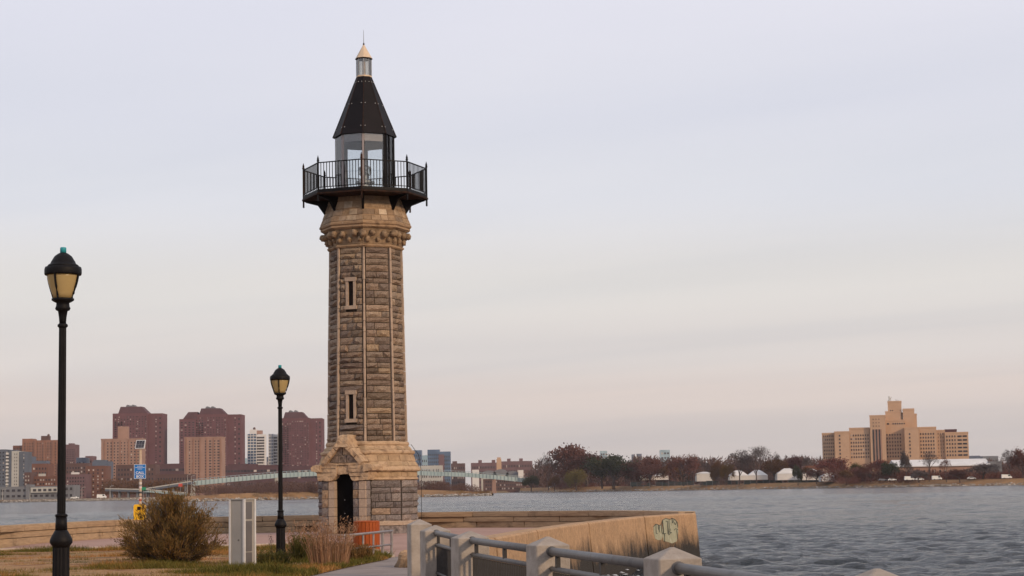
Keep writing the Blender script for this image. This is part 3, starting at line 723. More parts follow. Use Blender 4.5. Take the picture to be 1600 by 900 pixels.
mb.build('apex_block', MT['trim'], po)
mb = MB(); mb.prism([(-.32,-.02),(.32,-.02),(.32,1.9),(-.32,1.9)], fp, ab-.05, ab+.105); dr = mb.build('door', MT['door_black'], lh)
for zz, ss in ((1.02,-.05),(.62,-.05),(.35,.1)):
    mb = MB(); mb.prism([(ss-.012,zz-.012),(ss+.012,zz-.012),(ss+.012,zz+.012),(ss-.012,zz+.012)], fp, ab+.105, ab+.12); mb.build('bolt', MT['steel'], dr)
mb = MB(); mb.prism([(-.55,-.3),(.55,-.3),(.55,.015),(-.55,.015)], fp, ab-.1, fd+.25); mb.build('door_step', MT['kerb'], lh)
# --- cornice and carved corbels
td = MT['trim_dirty']
octo('neck_moulding', [(57.5,392.5),(59.6,390.5),(59.4,388.6),(57.5,387)], td)
neck = octo('corbel_band', [(58.5,387.2),(60,380),(63.5,368),(65,363.5)], MT['knob'])
octo('cornice_moulding', [(66.5,364.2),(70.2,362),(69.6,359.4),(72,357.6),(72.2,355.2),(70.8,353.4)], td)
cs_ = octo('cornice_slope', [(70.6,353.6),(67.5,345.8),(64.5,338.8),(63.2,333.5)], td)
ud_ = octo('upper_drum', [(63.4,333.6),(61,327),(57.5,318),(54,308),(53,303)], td)
dressed(cs_, [((70.2,352.6),(67,344.4)), ((66.6,343.6),(63.4,334.4))], 4, 'dressed', 15)
dressed(ud_, [((62.8,332.4),(58.8,321.5)), ((58.4,320.5),(53.8,306))], 3, 'dressed', 16)
def ball(r, seed):
    mb = MB(); rings = []
    for i in range(1, 7):
        ph = -math.pi/2 + math.pi*i/7
        rings.append([])
        for j in range(9):
            th = 6.283*j/9; v = Vector((math.cos(ph)*math.cos(th), math.cos(ph)*math.sin(th), math.sin(ph))); kk = 1 + .42*mnoise.noise(v*2.3 + Vector((seed*3.1, 0, 0)))
            rings[-1].append(v*r*kk)
    mb.loft(rings); me = mb.mesh('corbel_knob', True); me.materials.append(MT['knob']); return me
BALL = [ball(.118, i) for i in range(9)]
for k in range(8):
    for s, big in ((0, 1), (.30, .92), (.70, .92)):
        p0 = Vector(oct_ring(1, 0)[k]); p1 = Vector(oct_ring(1, 0)[(k+1) % 8])
        d = p0.lerp(p1, s)*rr(65.5, 372); o_ = link('corbel_knob', random.choice(BALL), None, neck, (d.x, d.y, lz(372))); sv = random.uniform(.78, 1.12)*big; o_.scale = (sv, sv, sv*random.uniform(.8, 1.1)); o_.rotation_euler = (0, 0, random.uniform(0, 6)); o_.location.z += random.uniform(-.02, .02)
    for s in (.14, .5, .86):
        d = p0.lerp(p1, s)*rr(62, 381); o_ = link('corbel_leaf', random.choice(BALL), None, neck, (d.x, d.y, lz(380.5))); sv = random.uniform(.5, .75); o_.scale = (sv, sv, sv*1.25); o_.rotation_euler = (0, 0, random.uniform(0, 6))
# --- gallery
RG = rr(97, 305); zd = lz(305.5)                    # deck top at the side posts
mb = MB(); mb.loft([oct_ring(RG-.02, zd-.10), oct_ring(RG, zd-.09), oct_ring(RG, zd)]); deck = mb.build('gallery_deck', MT['black'], lh)
rim = MB(); rim.loft([oct_ring(RG+.012, zd-.16), oct_ring(RG+.03, zd-.15), oct_ring(RG+.03, zd-.102), oct_ring(RG+.012, zd-.101)]); rim.build('rim_beam', MT['rust'], deck)
for k in range(8):
    a = va(k); tip = Vector((math.cos(a), math.sin(a), 0)); tl = Vector((-math.sin(a), math.cos(a), 0))
    def bf(u, d, w, tip=tip, tl=tl): r = tip*u + tl*d; r.z = w; return r
    mb = MB(); mb.prism([(rr(50,308), zd-.11),(RG-.05, zd-.11),(RG-.08, zd-.2),(rr(74,320), zd-.30),(rr(64,330), lz(335)),(rr(62,333), lz(341)),(rr(50,330), lz(341))], bf, -.035, .035); mb.build('bracket', MT['black'], lh)
    for u0 in (-.3, .3):
        mid = tip*(RG*C8)
hr = .83
gal = []
bal = MB(); bal.box(-.009, .009, -.009, .009, 0, hr-.06); bal_me = bal.mesh('baluster'); bal_me.materials.append(MT['black'])
for k in range(8):
    pv = Vector(oct_ring(RG-.02, 0)[k])
    mb = MB(); mb.lathe([(.028, zd-.36),(.028, zd+hr+.02),(.045, zd+hr+.04),(.028, zd+hr+.07),(.034, zd+hr+.10),(.004, zd+hr+.21)], 6, c=(pv.x, pv.y)); mb.build('railing_post', MT['black'] if k % 3 else MT['rust'], lh)
for k in range(8):
    a = Vector(oct_ring(RG-.02, 0)[k]); b_ = Vector(oct_ring(RG-.02, 0)[(k+1) % 8]); d = (b_-a).normalized(); rz = math.atan2(d.y, d.x)
    M_ = Matrix.Translation((a.x, a.y, 0)) @ Matrix.Rotation(rz, 4, 'Z'); L_ = (b_-a).length
    mb = MB(); mb.box(.02, L_-.02, -.016, .016, zd+hr-.03, zd+hr, M=M_); tr = mb.build('top_rail', MT['black'], lh)
    mb = MB(); mb.box(.02, L_-.02, -.012, .012, zd+.05, zd+.072, M=M_); mb.build('foot_rail', MT['black'], tr)
    for j in range(1, 15):
        c_ = a + d*(L_*j/15); o_ = link('baluster', bal_me, None, tr, (c_.x, c_.y, zd+.04)); o_.rotation_euler = (0, 0, rz)
# --- lantern room
zl0 = zd + .002; zl1 = lz(214); RL = rr(46.5, 240)
ri = MT['black']
mb = MB(); mb.loft([oct_ring(RL+.03, zl0), oct_ring(RL+.03, zl0+.10)]); mb.build('lantern_kerb', ri, lh)
pg = pm('grey_brown_metal', [(.24,.21,.21),(.32,.28,.28)], 4, .6)
mb = MB(); hb = .27
mb.loft([oct_ring(RL-.05, zl1-hb), oct_ring(RL-.02, zl1-hb), oct_ring(RL-.02, zl1+.02), oct_ring(RL-.05, zl1+.02)], cap=False); mb.build('inner_frieze', pg, lh)
for k in range(8):
    a = va(k); tip = Vector((math.cos(a), math.sin(a), 0)); rz = a
    dark = k in (1, 2, 3)
    M_ = Matrix.Translation(tip*(RL-.03)) @ Matrix.Rotation(rz, 4, 'Z'); w = .03 if k == 0 else .05
    mb = MB(); mb.box(-.04, .02, -w, w, zl0+.1, zl1, M=M_); mb.build('mullion', ri if dark else pg, lh)
    p0 = Vector(oct_ring(RL, 0)[k]); p1 = Vector(oct_ring(RL, 0)[(k+1) % 8]); d = (p1-p0).normalized(); L_ = (p1-p0).length
    M_ = Matrix.Translation(p0) @ Matrix.Rotation(math.atan2(d.y, d.x), 4, 'Z')
    mb = MB(); mb.box(.05, L_-.05, -.006, .006, zl0+.1, zl1, M=M_); pn = mb.build('pane', MT['glass'], lh)
    if k == 1:                                      # door leaf with rungs on the right side
        mb = MB()
        for x0, x1 in ((.06,.13),(L_-.13,L_-.06)): mb.box(x0, x1, -.03, -.008, zl0+.1, zl1-.05, M=M_)
        for j in range(7): mb.box(.13, .30, -.025, -.010, zl0+.15+j*.2, zl0+.18+j*.2, M=M_)
        mb.box(.27, .31, -.03, -.008, zl0+.1, zl1-.05, M=M_); mb.build('ladder_frame', MT['black'], lh)
mb = MB(); mb.lathe([(.22, zl0),(.22, zl0+.35),(.30, zl0+.37),(.30, zl0+.43),(.12, zl0+.5),(.12, zl0+.62)], 12); mb.build('lamp_pedestal', MT['steel'], lh)
mb = MB(); mb.lathe([(.15, zl0+.621),(.20, zl0+.68),(.20, zl0+.86),(.13, zl0+.92),(.06, zl0+.95)], 14); mb.build('lamp', MT['glass_cup'], lh)
mb = MB(); mb.tube([(0,0,zl0+.95),(0,0,zl1)], .018, 6); mb.tube([(-.02,0,zl1-.42),(.14,0,zl1-.42)], .02, 6); mb.build('lamp_rod', MT['steel'], lh)
# --- roof
zr0 = lz(215.5); zr1 = lz(120.5); Rr0 = rr(49.8, 215); Rr1 = rr(11.6, 120)
mb = MB(); mb.loft([oct_ring(Rr0-.04, zr0+.005), oct_ring(Rr1-.03, zr1-.01)]); roof = mb.build('roof', MT['roofblack'], lh)
bolt = MB(); bolt.lathe([(.012,-.01),(.012,.006),(.006,.01)], 6); bolt_me = bolt.mesh('bolt'); bolt_me.materials.append(MT['alu'])
for k in range(8):
    a0, a1 = Vector(oct_ring(Rr0, zr0)[k]), Vector(oct_ring(Rr0, zr0)[(k+1) % 8]); b0, b1 = Vector(oct_ring(Rr1, zr1)[k]), Vector(oct_ring(Rr1, zr1)[(k+1) % 8])
    n = (a1-a0).cross(b0-a0).normalized(); e = .006
    f0, f1 = a0.lerp(a1, .008), a1.lerp(a0, .008); g0, g1 = b0.lerp(b1, .03), b1.lerp(b0, .03)
    mb = MB(); mb.loft([[f0, f1, f1-n*.02, f0-n*.02], [g0, g1, g1-n*.02, g0-n*.02]]); mb.build('roof_panel', MT['roofblack'], roof)
    mb = MB(); mb.tube([a0+Vector((0,0,.01)), b0], [.014, .010], 6); mb.build('hip_rib', MT['rust'], roof)
    for t_, ins in ((.12, .10), (.12, .90), (.52, .14), (.52, .86), (.9, .25), (.9, .75)):
        pt = a0.lerp(a1, ins).lerp(b0.lerp(b1, ins), t_) + n*.004
        o_ = link('bolt', bolt_me, None, roof, pt); o_.rotation_euler = n.to_track_quat('Z', 'Y').to_euler()
# --- cupola
zc_0, zc_1 = lz(120.5), lz(93); Rc = rr(11.6, 106)
octo('cupola_kerb', [(12.3,121.2),(12.3,119)], MT['cream'])
for k in range(8):
    a = Vector(oct_ring(Rc, 0)[k]); b_ = Vector(oct_ring(Rc, 0)[(k+1) % 8]); d = (b_-a).normalized(); M_ = Matrix.Translation(a) @ Matrix.Rotation(math.atan2(d.y, d.x), 4, 'Z'); L_ = (b_-a).length
    mb = MB(); mb.box(.01, L_-.01, -.004, .004, zc_0+.04, zc_1, M=M_); mb.build('cupola_pane', MT['glass_cup'], lh)
    mb = MB(); mb.tube([(a.x, a.y, zc_0+.03), (a.x, a.y, zc_1)], .013, 6); mb.build('cupola_mullion', MT['steel'], lh)
mb = MB(); mb.lathe([(.05, zc_0), (.05, zc_1)], 8); mb.build('vent_pipe', MT['cream'], lh)
mb = MB(); mb.loft([oct_ring(rr(13.4, 92), lz(93.2)), oct_ring(rr(13.6, 92), lz(91.6))]); mb.build('cupola_eave', MT['rust'], lh)
octo('cupola_roof', [(13.2,91.6),(1.0,70)], MT['cream'])
mb = MB(); mb.lathe([(.022, lz(70.5)), (.03, lz(69)), (.012, lz(67))], 8); mb.build('finial', MT['rust'], lh)
mb = MB(); mb.tube([(0,0,lz(67.5)),(0,0,lz(47))], [.012, .006], 6); mb.build('lightning_rod', MT['steel'], lh)
# worn, uneven surfaces on the dressed stone
tex = bpy.data.textures.new('wear', 'CLOUDS'); tex.noise_scale = .16; tex.noise_depth = 3
def worn(o, lv=3, st=.05):
    m = o.modifiers.new('sub', 'SUBSURF'); m.subdivision_type = 'SIMPLE'; m.levels = lv; m.render_levels = lv
    m = o.modifiers.new('wear', 'DISPLACE'); m.texture = tex; m.texture_coords = 'LOCAL'; m.strength = st; m.mid_level = .5
for o_ in list(po.children):
    nm = o_.name.split('.')[0]
    if nm in ('gable_coping', 'apex_block', 'corbel_block', 'eave_block', 'lintel', 'lintel_band'): worn(o_, 3, .07)
for o_ in list(lh.children):
    nm = o_.name.split('.')[0]
    if nm in ('roll_moulding', 'base_weathering', 'weathering', 'frieze', 'cornice_moulding', 'neck_moulding', 'plinth_band'): worn(o_, 3, .05)
# wires down the right side
mb = MB(); zz0 = lz(697)
p0 = face(1, .5, rr(68,700)*C8, lz(697)); p1 = face(1, .5, rr(84,735)*C8+.05, lz(738)); p2 = face(1, .5, rr(84,735)*C8+.03, lz(815))
mb.tube([p0 + Vector((0,0,.03)), p0.lerp(p1, .5) + Vector((.08,0,.1)), p1, p2], .008, 5); mb.build('lightning_cable', MT['black'], lh)
# ------------------------------------------------------------------ street lamps
def street_lamp(label, loc, rz):
    t = thing('street_lamp', label, 'street lamp', loc, rz, 'park lamp posts')
    K = MT['black']
    def lat(name, prof, par=t, mat=K, n=20, sm=True):
        mb = MB(); mb.lathe(prof, n); o = mb.build(name, mat, par, smooth=False)
        if sm:
            for p_ in o.data.polygons: p_.use_smooth = len(p_.vertices) == 4
        return o
    lat('pole_base', [(.17,-.1),(.165,.03),(.155,.06),(.12,.10),(.098,.15),(.093,.2)])
    mb = MB(); n = 32
    def flut(r, z, amp): return [((r - amp*(j % 2))*math.cos(6.2832*j/n), (r - amp*(j % 2))*math.sin(6.2832*j/n), z) for j in range(n)]
    mb.loft([flut(.094,.18,.007), flut(.090,.76,.007)]); mb.build('lower_column', K, t)
    lat('bulge', [(.091,.75),(.10,.77),(.122,.80),(.122,.83),(.105,.87),(.082,.91),(.068,.935)])
    lat('taper', [(.066,.93),(.060,1.08)])
    lat('collar', [(.058,1.08),(.070,1.085),(.066,1.105),(.050,1.115)])
    mb = MB(); mb.loft([flut(.046,1.11,.004), flut(.040,3.165,.0035)]); mb.build('pole', K, t)
    lat('upper_ring', [(.040,3.15),(.056,3.165),(.056,3.185),(.040,3.2)])
    lat('capital', [(.036,3.19),(.041,3.26),(.052,3.335),(.074,3.345),(.084,3.365),(.074,3.39),(.070,3.425),(.10,3.44),(.122,3.455),(.122,3.475),(.10,3.48)])
    bowl = [(.100,3.475),(.118,3.53),(.142,3.60),(.160,3.66),(.170,3.71),(.174,3.745)]
    lat('globe', bowl, t, MT['amber'], 24)
    for k in range(4):
        a = R(45+90*k) + R(20); mb = MB()
        mb.tube([((r_+.012)*math.cos(a), (r_+.012)*math.sin(a), z) for r_, z in bowl], .0125, 6); mb.build('rib', K, t)
    lat('rim', [(.17,3.735),(.197,3.735),(.203,3.75),(.203,3.80),(.195,3.825),(.17,3.83)])
    lat('hood', [(.178,3.828),(.162,3.85),(.140,3.862),(.132,3.885),(.122,3.90),(.095,3.945),(.055,3.975),(.034,3.985)])
    lat('photocell', [(.034,3.985),(.034,4.035),(.03,4.045)], t, MT['teal'], 14)
    return t
p = P(95.5, 848, 21.1); bz = p.z - .80
street_lamp('tall black lamp post with amber lantern nearest the viewer on the left', (p.x, p.y, bz), R(10))
p = PX(438.8, 39.0, .1); street_lamp('black lamp post with amber lantern standing beside the reeds and lighthouse', (p.x, p.y, .07), R(24))

# ------------------------------------------------------------------ emergency call box
p = PX(219, 47.0, .2)
cb = thing('call_box', 'yellow emergency call box on a stickered pole with blue sign and solar panel', 'call box', (p.x, p.y, g(47)))
def cz(y): return P(219, y, 47.0).z - g(47)
u = 47.0/F
mb = MB(); mb.tube([(0,0,-.05),(0,0,cz(697))], 2.0*u, 12); mb.build('pole', MT['pole_tan'], cb)
random.seed(5)
for y in (752,756,760,763,768,771,776,779,783):
    mb = MB(); h = random.uniform(1.2, 3)*u
    mb.lathe([(2.3*u, cz(y)), (2.3*u, cz(y)+h)], 12); mb.build('sticker', MT['sticker'], cb)
mb = MB(); x0, x1 = -9.2*u, 9.2*u; mb.box(x0, x1, -.05, -.042, cz(748), cz(725.5)); sg = mb.build('sign', MT['blue'], cb)
mb = MB(); e = .45*u; za, zb_ = cz(748), cz(725.5)
for a in ((x0,x1,za,za+e),(x0,x1,zb_-e,zb_),(x0,x0+e,za+e,zb_-e),(x1-e,x1,za+e,zb_-e)): mb.box(a[0], a[1], -.053, -.0505, a[2], a[3])
mb.build('sign_border', MT['white'], sg)
def text_mesh(body, size, M_, name, mat, parent, xs=1.0):
    cu = bpy.data.curves.new('txt', 'FONT'); cu.body = body; cu.size = size; cu.align_x = 'CENTER'; cu.extrude = .001; cu.offset = size*.012
    o = bpy.data.objects.new('txt', cu); COL.objects.link(o)
    me = bpy.data.meshes.new_from_object(o.evaluated_get(bpy.context.evaluated_depsgraph_get()))
    bpy.data.objects.remove(o); me.transform(M_ @ Matrix.Diagonal((xs, 1, 1, 1))); me.name = name
    return link(name, me, mat, parent)
TX = Matrix.Rotation(R(90), 4, 'X')
for s_, y, sz, xs in (('CALL', 740.6, .084, 1.05), ('BOX', 746.6, .084, 1.05)):
    text_mesh(s_, sz, Matrix.Translation((0, -.055, cz(y)+.004)) @ TX, 'lettering', MT['white'], sg, xs)
for y, w in ((728.4, 4.2), (730.6, 7.2), (732.8, 3.6)):                # three lines of print too small to read
    mb = MB(); random.seed(int(y)); x = -w
    while x < w:
        d = random.uniform(.5, 1.0); mb.box(x*u, min(x+d, w)*u, -.0535, -.051, cz(y+.4), cz(y-.4)); x += d + .6
    mb.build('small_print', MT['white'], sg)
mb = MB(); mb.box(x0+e, x1-e, -.053, -.051, cz(741.75), cz(741.5)); mb.build('sign_rule', MT['white'], sg)
M_ = Matrix.Translation((0, 0, cz(694.5))) @ Matrix.Rotation(R(-8), 4, 'Z') @ Matrix.Rotation(R(-28), 4, 'X')
mb = MB(); mb.box(-7.6*u, 7.6*u, -.012, .012, -7.6*u, 7.6*u, M=M_); sp = mb.build('solar_panel', MT['alu'], cb)
for i in range(3):
    for j in range(2):
        mb = MB(); a = (-6.6 + 4.45*i)*u; b_ = (-6.6 + 6.65*j)*u; mb.box(a, a+4.2*u, -.016, -.0125, b_, b_+6.4*u, M=M_); mb.build('solar_cell', MT['solar'], sp)
mb = MB(); zt, zb_ = cz(788), cz(812); a = 8.6*u
prof = [(a, zb_), (a, zt-.06), (a*.93, zt-.02), (a*.8, zt), (-a*.8, zt), (-a*.93, zt-.02), (-a, zt-.06), (-a, zb_)]
mb.prism(prof, lambda s, d, z: Vector((s, d, z)), -.16, .06); bx = mb.build('box_body', MT['yellow'], cb)
mb = MB(); mb.box(-2.6*u, 2.6*u, -.168, -.161, cz(797), cz(791.5)); mb.build('button_plate', MT['rust'], bx)
mb = MB(); mb.tube([(5.2*u,-.165,cz(796)),(6.6*u,-.17,cz(794)),(6.4*u,-.17,cz(791.5)),(5.0*u,-.165,cz(790.6))], .012, 6); mb.build('handle', MT['black'], bx)

# ------------------------------------------------------------------ grey metal cabinet
p = PZ(379, 889, .12)
ca = thing('utility_cabinet', 'upright grey metal cabinet with pale aluminium edges standing on the lawn', 'cabinet', (p.x, p.y, .11), R(-30))
h = 108*p.y/F; k = p.y/F
W_, D_ = 27*k, 26*k
mb = MB(); mb.box(-W_/2-.03, W_/2+.05, -D_/2-.05, D_/2+.03, -.05, .035); mb.build('base_plate', MT['alu'], ca)
mb = MB(); mb.box(-W_/2+.01, W_/2-.01, -D_/2+.01, D_/2-.01, .036, h-.012); mb.build('cabinet_body', MT['panel_grey'], ca)
mb = MB(); mb.box(-W_/2+.028, W_/2-.028, -D_/2-.004, -D_/2+.006, .06, h-.03); sp_ = mb.build('front_sheet', MT['panel_grey'], ca)
mb = MB(); mb.lathe([(.020,-.003),(.018,.003)], 10)
o_ = mb.build('stain', pm('dark_mark', [(.10,.09,.085),(.16,.15,.14)], 20, .8), sp_); o_.location = (.035, -D_/2-.006, h*.42); o_.rotation_euler = (R(90), 0, 0)
for x_, y_ in ((-W_/2,-D_/2),(W_/2,-D_/2),(W_/2,D_/2),(-W_/2,D_/2)):
    mb = MB(); mb.box(x_-.02, x_+.02, y_-.02, y_+.02, .036, h); mb.build('corner_post', MT['alu'], ca)
for z0, z1 in ((.06, .32), (.34, h*.69), (h*.72, h-.05)):
    mb = MB(); mb.box(W_/2-.012, W_/2+.002, -D_/2+.05, D_/2-.08, z0, z1); mb.build('side_panel', MT['panel_dark'], ca)
mb = MB(); mb.box(-W_/2-.015, W_/2+.015, -D_/2-.015, D_/2+.015, h-.011, h+.012); mb.build('cap', MT['panel_grey'], ca)

# ------------------------------------------------------------------ orange slatted litter bin
p = PX(573, 46.0, .15); k = 46.0/F
bn = thing('litter_bin', 'round litter bin of vertical orange slats in front of the lighthouse door', 'bin', (p.x, p.y, g(46)))
hb_ = 45*k; rb_ = 19.5*k
mb = MB(); mb.lathe([(rb_-.035, .02), (rb_-.03, hb_-.04)], 20); mb.build('liner', MT['rust'], bn)
ns = 22; sl = MB(); wv = 2*math.pi*rb_/ns - .008
sl.box(-wv/2, wv/2, -.012, .012, 0, hb_-.05); sme = sl.mesh('slat'); sme.materials.append(MT['orange'])
for j in range(ns):
    a = 6.2832*j/ns; o_ = link('slat', sme, None, bn, (rb_*math.cos(a), rb_*math.sin(a), .02)); o_.rotation_euler = (0, 0, a + R(90))
for z in (.12, hb_-.16):
    mb = MB(); mb.lathe([(rb_-.028, z), (rb_-.016, z), (rb_-.016, z+.03), (rb_-.028, z+.03)], 20, cap=False); mb.build('hoop', MT['rust'], bn)
mb = MB(); mb.lathe([(rb_+.008, hb_-.028), (rb_+.012, hb_-.02), (rb_+.012, hb_), (rb_-.06, hb_+.012), (rb_-.09, hb_-.03)], 24); mb.build('top_ring', MT['orange'], bn)

# ------------------------------------------------------------------ small metal handrail
hrt = thing('handrail', 'low two bar grey metal handrail by the path in front of the orange bin', 'handrail', tuple(PX(598, 42.5, .1)))
Oh = hrt.location
ends = (PX(528, 40.2, .1), PX(613, 43.0, .1))
for nm, ya, yb in (('top_bar', 838, 829.5), ('lower_bar', 860.5, 850.5)):
    a = P(528, ya, 40.2) - Oh; b_ = P(613, yb, 43.0) - Oh
    mb = MB(); mb.tube([a, b_], .027 if nm == 'top_bar' else .022, 10); mb.build(nm, MT['handrail'], hrt, smooth=True)
for px in (540, 567.5, 583.5, 598, 612):
    f_ = (px-528)/85; Y = 40.2 + 2.8*f_; b_ = PX(px, Y, .05) - Oh; tp = P(px, 838 - 8.5*f_, Y) - Oh
    mb = MB(); mb.tube([b_, tp], .03 if px > 590 else .022, 8); mb.build('upright', MT['handrail'], hrt)

# ------------------------------------------------------------------ plants
def leaf(mb, p, d, L_, w, q):
    d = d.normalized(); s = d.cross(Vector((q.uniform(-1,1), q.uniform(-1,1), q.uniform(-1,1)))).normalized()*w
    mb.add([p - s*.3, p + s*.3, p + d*L_*.5 + s, p + d*L_, p + d*L_*.5 - s], [(0,1,2,3,4)])
def bush(label, loc, wid, hei, seed):
    q = random.Random(seed); t = thing('shrub', label, 'shrub', loc)
    st = MB(); lf = MB(); tips = []
    for i in range(120):
        a = q.uniform(0, 6.28); el_ = math.asin(q.uniform(-.42, 1.0)) if q.random() < .7 else q.uniform(.3, 1.57); r = wid*.5*max(0, math.cos(el_))**(1.45 if el_ > 0 else 1)*q.uniform(.8, 1.0); z = hei*(.40 + .58*math.sin(el_)*q.uniform(.88, 1.02))
        end = Vector((r*math.cos(a), r*math.sin(a), z)); b0 = Vector((q.uniform(-.12,.12), q.uniform(-.12,.12), 0))
        pts = [b0, b0.lerp(end, .35) + Vector((0,0,-.02)), b0.lerp(end, .7) + Vector((q.uniform(-.04,.04), q.uniform(-.04,.04), .02)), end]
        st.tube(pts, [.016,.011,.007,.003], 4)
        for j in range(12):
            f_ = q.uniform(.35, 1.0); p0 = pts[1].lerp(pts[3], (f_-.35)/.65); dr_ = (end - b0).normalized()
            e2 = p0 + (dr_ + Vector((q.uniform(-1,1), q.uniform(-1,1), q.uniform(-.3,1))))*q.uniform(.08, .2)
            st.tube([p0, e2], [.005,.002], 3); tips.append((p0, e2))
    for p0, e2 in tips:
        for j in range(18):
            c_ = p0.lerp(e2, q.uniform(.3, 1.25)) + Vector((q.gauss(0,.03), q.gauss(0,.03), q.gauss(0,.03)))
            leaf(lf, c_, (e2-p0).normalized()*1.2 + Vector((q.uniform(-1,1), q.uniform(-1,1), q.uniform(-.2,1.3)))*.8, q.uniform(.045,.095), q.uniform(.005,.009), q)
    st.build('stems', MT['bark'], t, fix=False); lf.build('foliage', MT['l_bush'], t, fix=False)
    return t
p = PZ(270, 886, .12); bush('rounded olive brown shrub on the lawn in front of the yellow call box', (p.x, p.y, .11), 152*p.y/F, 103*p.y/F, 3)
def reeds(name, label, cat, loc, n, wid, hmin, hmax, seed, mat, lw=.006, lean=.35):
    q = random.Random(seed); t = thing(name, label, cat, loc)
    st = MB(); hd = MB()
    for i in range(n):
        a = q.uniform(0, 6.28); r = wid*.45*math.sqrt(q.random()); b0 = Vector((r*math.cos(a)*.6, r*math.sin(a)*.6, -.02)); h = q.uniform(hmin, hmax)
        ln = Vector((math.cos(a), math.sin(a), 0))*r/(wid*.45+1e-6)*lean*h*q.uniform(.3,1.1) + Vector((q.gauss(0,.04), q.gauss(0,.04), 0))
        m1 = b0 + ln*.4 + Vector((0,0,h*.55)); e = b0 + ln + Vector((0,0,h))
        s = Vector((q.uniform(-1,1), q.uniform(-1,1), 0)).normalized()*lw
        st.add([b0-s, b0+s, m1+s*.8, m1-s*.8, e], [(0,1,2,3),(3,2,4)])
        if q.random() < .75:
            for j in range(6):
                c_ = m1.lerp(e, q.uniform(.35,1.05)); leaf(hd, c_, Vector((q.uniform(-1,1), q.uniform(-1,1), q.uniform(.2,1.4))), q.uniform(.03,.09), .006, q)
    st.build('stems', mat, t, fix=False)
    if hd.v: hd.build('seed_heads', mat, t, fix=False)
    return t
p = PZ(515, 884, .12); reeds('reed_clump', 'tall dry pinkish tan reed clump beside the metal handrail', 'reeds', (p.x, p.y, .1), 420, 1.35, .35, .98, 4, MT['l_reed'], .005)
p = PZ(466, 874, .12); reeds('reed_clump', 'thin sparse dry reeds just right of the lamp post base', 'reeds', (p.x, p.y, .1), 130, .8, .3, .85, 6, MT['l_reed'], .005)
p = PZ(476, 878, .12); reeds('weed_clump', 'green leafy weed clump between the lamp post and the tall reeds', 'weeds', (p.x, p.y, .1), 420, .85, .12, .62, 7, MT['l_weed'], .014, .4)
p = PZ(556, 876, .12); reeds('weed_clump', 'rusty brown low weed clump at the foot of the metal handrail', 'weeds', (p.x, p.y, .1), 360, 1.0, .08, .36, 8, leafm('rusty_weed', [(.20,.10,.035),(.14,.085,.03),(.26,.15,.06)]), .012, .5)
p = PZ(425, 884, .12); reeds('weed_clump', 'green grass tuft between the grey cabinet and lamp post', 'weeds', (p.x, p.y, .1), 420, 1.1, .08, .34, 9, MT['l_weed'], .011, .5)
p = PZ(425.5, 880, .12); reeds('seed_stalk', 'single dark dried seed stalk just left of the lamp post base', 'stalk', (p.x, p.y, .1), 5, .12, .5, .62, 12, MT['bark'], .006, .2)
# lawn blades
def in_poly(x, y, poly):
    c = False; j = len(poly)-1
    for i in range(len(poly)):
        if (poly[i].y > y) != (poly[j].y > y) and x < (poly[j].x-poly[i].x)*(y-poly[i].y)/(poly[j].y-poly[i].y)+poly[i].x: c = not c
        j = i
    return c
q = random.Random(77); vs = []; fs = []
cnt = 0
while cnt < 150000:
    y = q.uniform(26, 47.8); x = q.uniform(-.30*y, -.02*y)
    if not in_poly(x, y, lawn): continue
    den = mnoise.noise(Vector((x*.35, y*.9, 3))) + .45*mnoise.noise(Vector((x*1.7, y*2.2, 9)))
    if q.random() > .35 + .9*den: 
        if q.random() > .12: continue
    cnt += 1
    h = q.uniform(.03, .10)*(1 + 2.4*max(0, den)); a = q.uniform(0, 6.28); w = q.uniform(.006, .013)
    z0 = g(y) + .008; o = len(vs)
    lx, ly = h*q.gauss(0, .5), h*q.gauss(0, .5)
    vs += [(x-w*math.cos(a), y-w*math.sin(a), z0), (x+w*math.cos(a), y+w*math.sin(a), z0), (x+lx, y+ly, z0+h)]; fs.append((o, o+1, o+2))
mb = MB(); mb.add(vs, fs)
tag(mb.build('grass', MT['l_grass'], fix=False), 'patchy dry and green grass covering the lawn', 'grass', kind='stuff')
# ------------------------------------------------------------------ far shores
def brick(name, c, v=.14, sc=.12, rough=.9):
    a = tuple(x*(1-v) for x in c); b = tuple(x*(1+v) for x in c)
    return pm(name, [a, c, b], sc, rough, coord='World', detail=4)
MT['red'] = brick('maroon_brick', (.13,.055,.06)); MT['red2'] = brick('dark_maroon_brick', (.085,.04,.045))
MT['tan'] = brick('tan_brick', (.31,.19,.145)); MT['tan2'] = brick('brown_tan_brick', (.27,.145,.10)); MT['tan3'] = brick('orange_tan_brick', (.24,.12,.08))
MT['brown'] = brick('red_brown_brick', (.15,.068,.048)); MT['brown2'] = brick('dark_brown_brick', (.10,.055,.048)); MT['purple'] = brick('purple_brick', (.14,.08,.085))
MT['hosp'] = brick('buff_brick', (.46,.305,.205), .07, .2); MT['slate'] = brick('slate_cladding', (.10,.115,.145)); MT['lgrey'] = brick('light_grey_cladding', (.42,.41,.38), .08)
MT['mgrey'] = brick('mid_grey_cladding', (.16,.165,.18)); MT['bgrey'] = brick('blue_grey_cladding', (.10,.12,.165)); MT['wht'] = brick('white_cladding', (.62,.60,.58), .08)
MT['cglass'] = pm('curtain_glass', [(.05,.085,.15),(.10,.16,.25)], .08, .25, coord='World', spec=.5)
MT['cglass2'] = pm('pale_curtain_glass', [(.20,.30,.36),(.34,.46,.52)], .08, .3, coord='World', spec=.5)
MT['wdark'] = pm('dark_window', None, .5, .25, pal=[(.02,.018,.022),(.035,.03,.035),(.05,.045,.05)], spec=.5)
MT['wpale'] = pm('window_with_blind', None, .5, .5, pal=[(.42,.37,.33),(.30,.26,.25),(.55,.50,.44)])
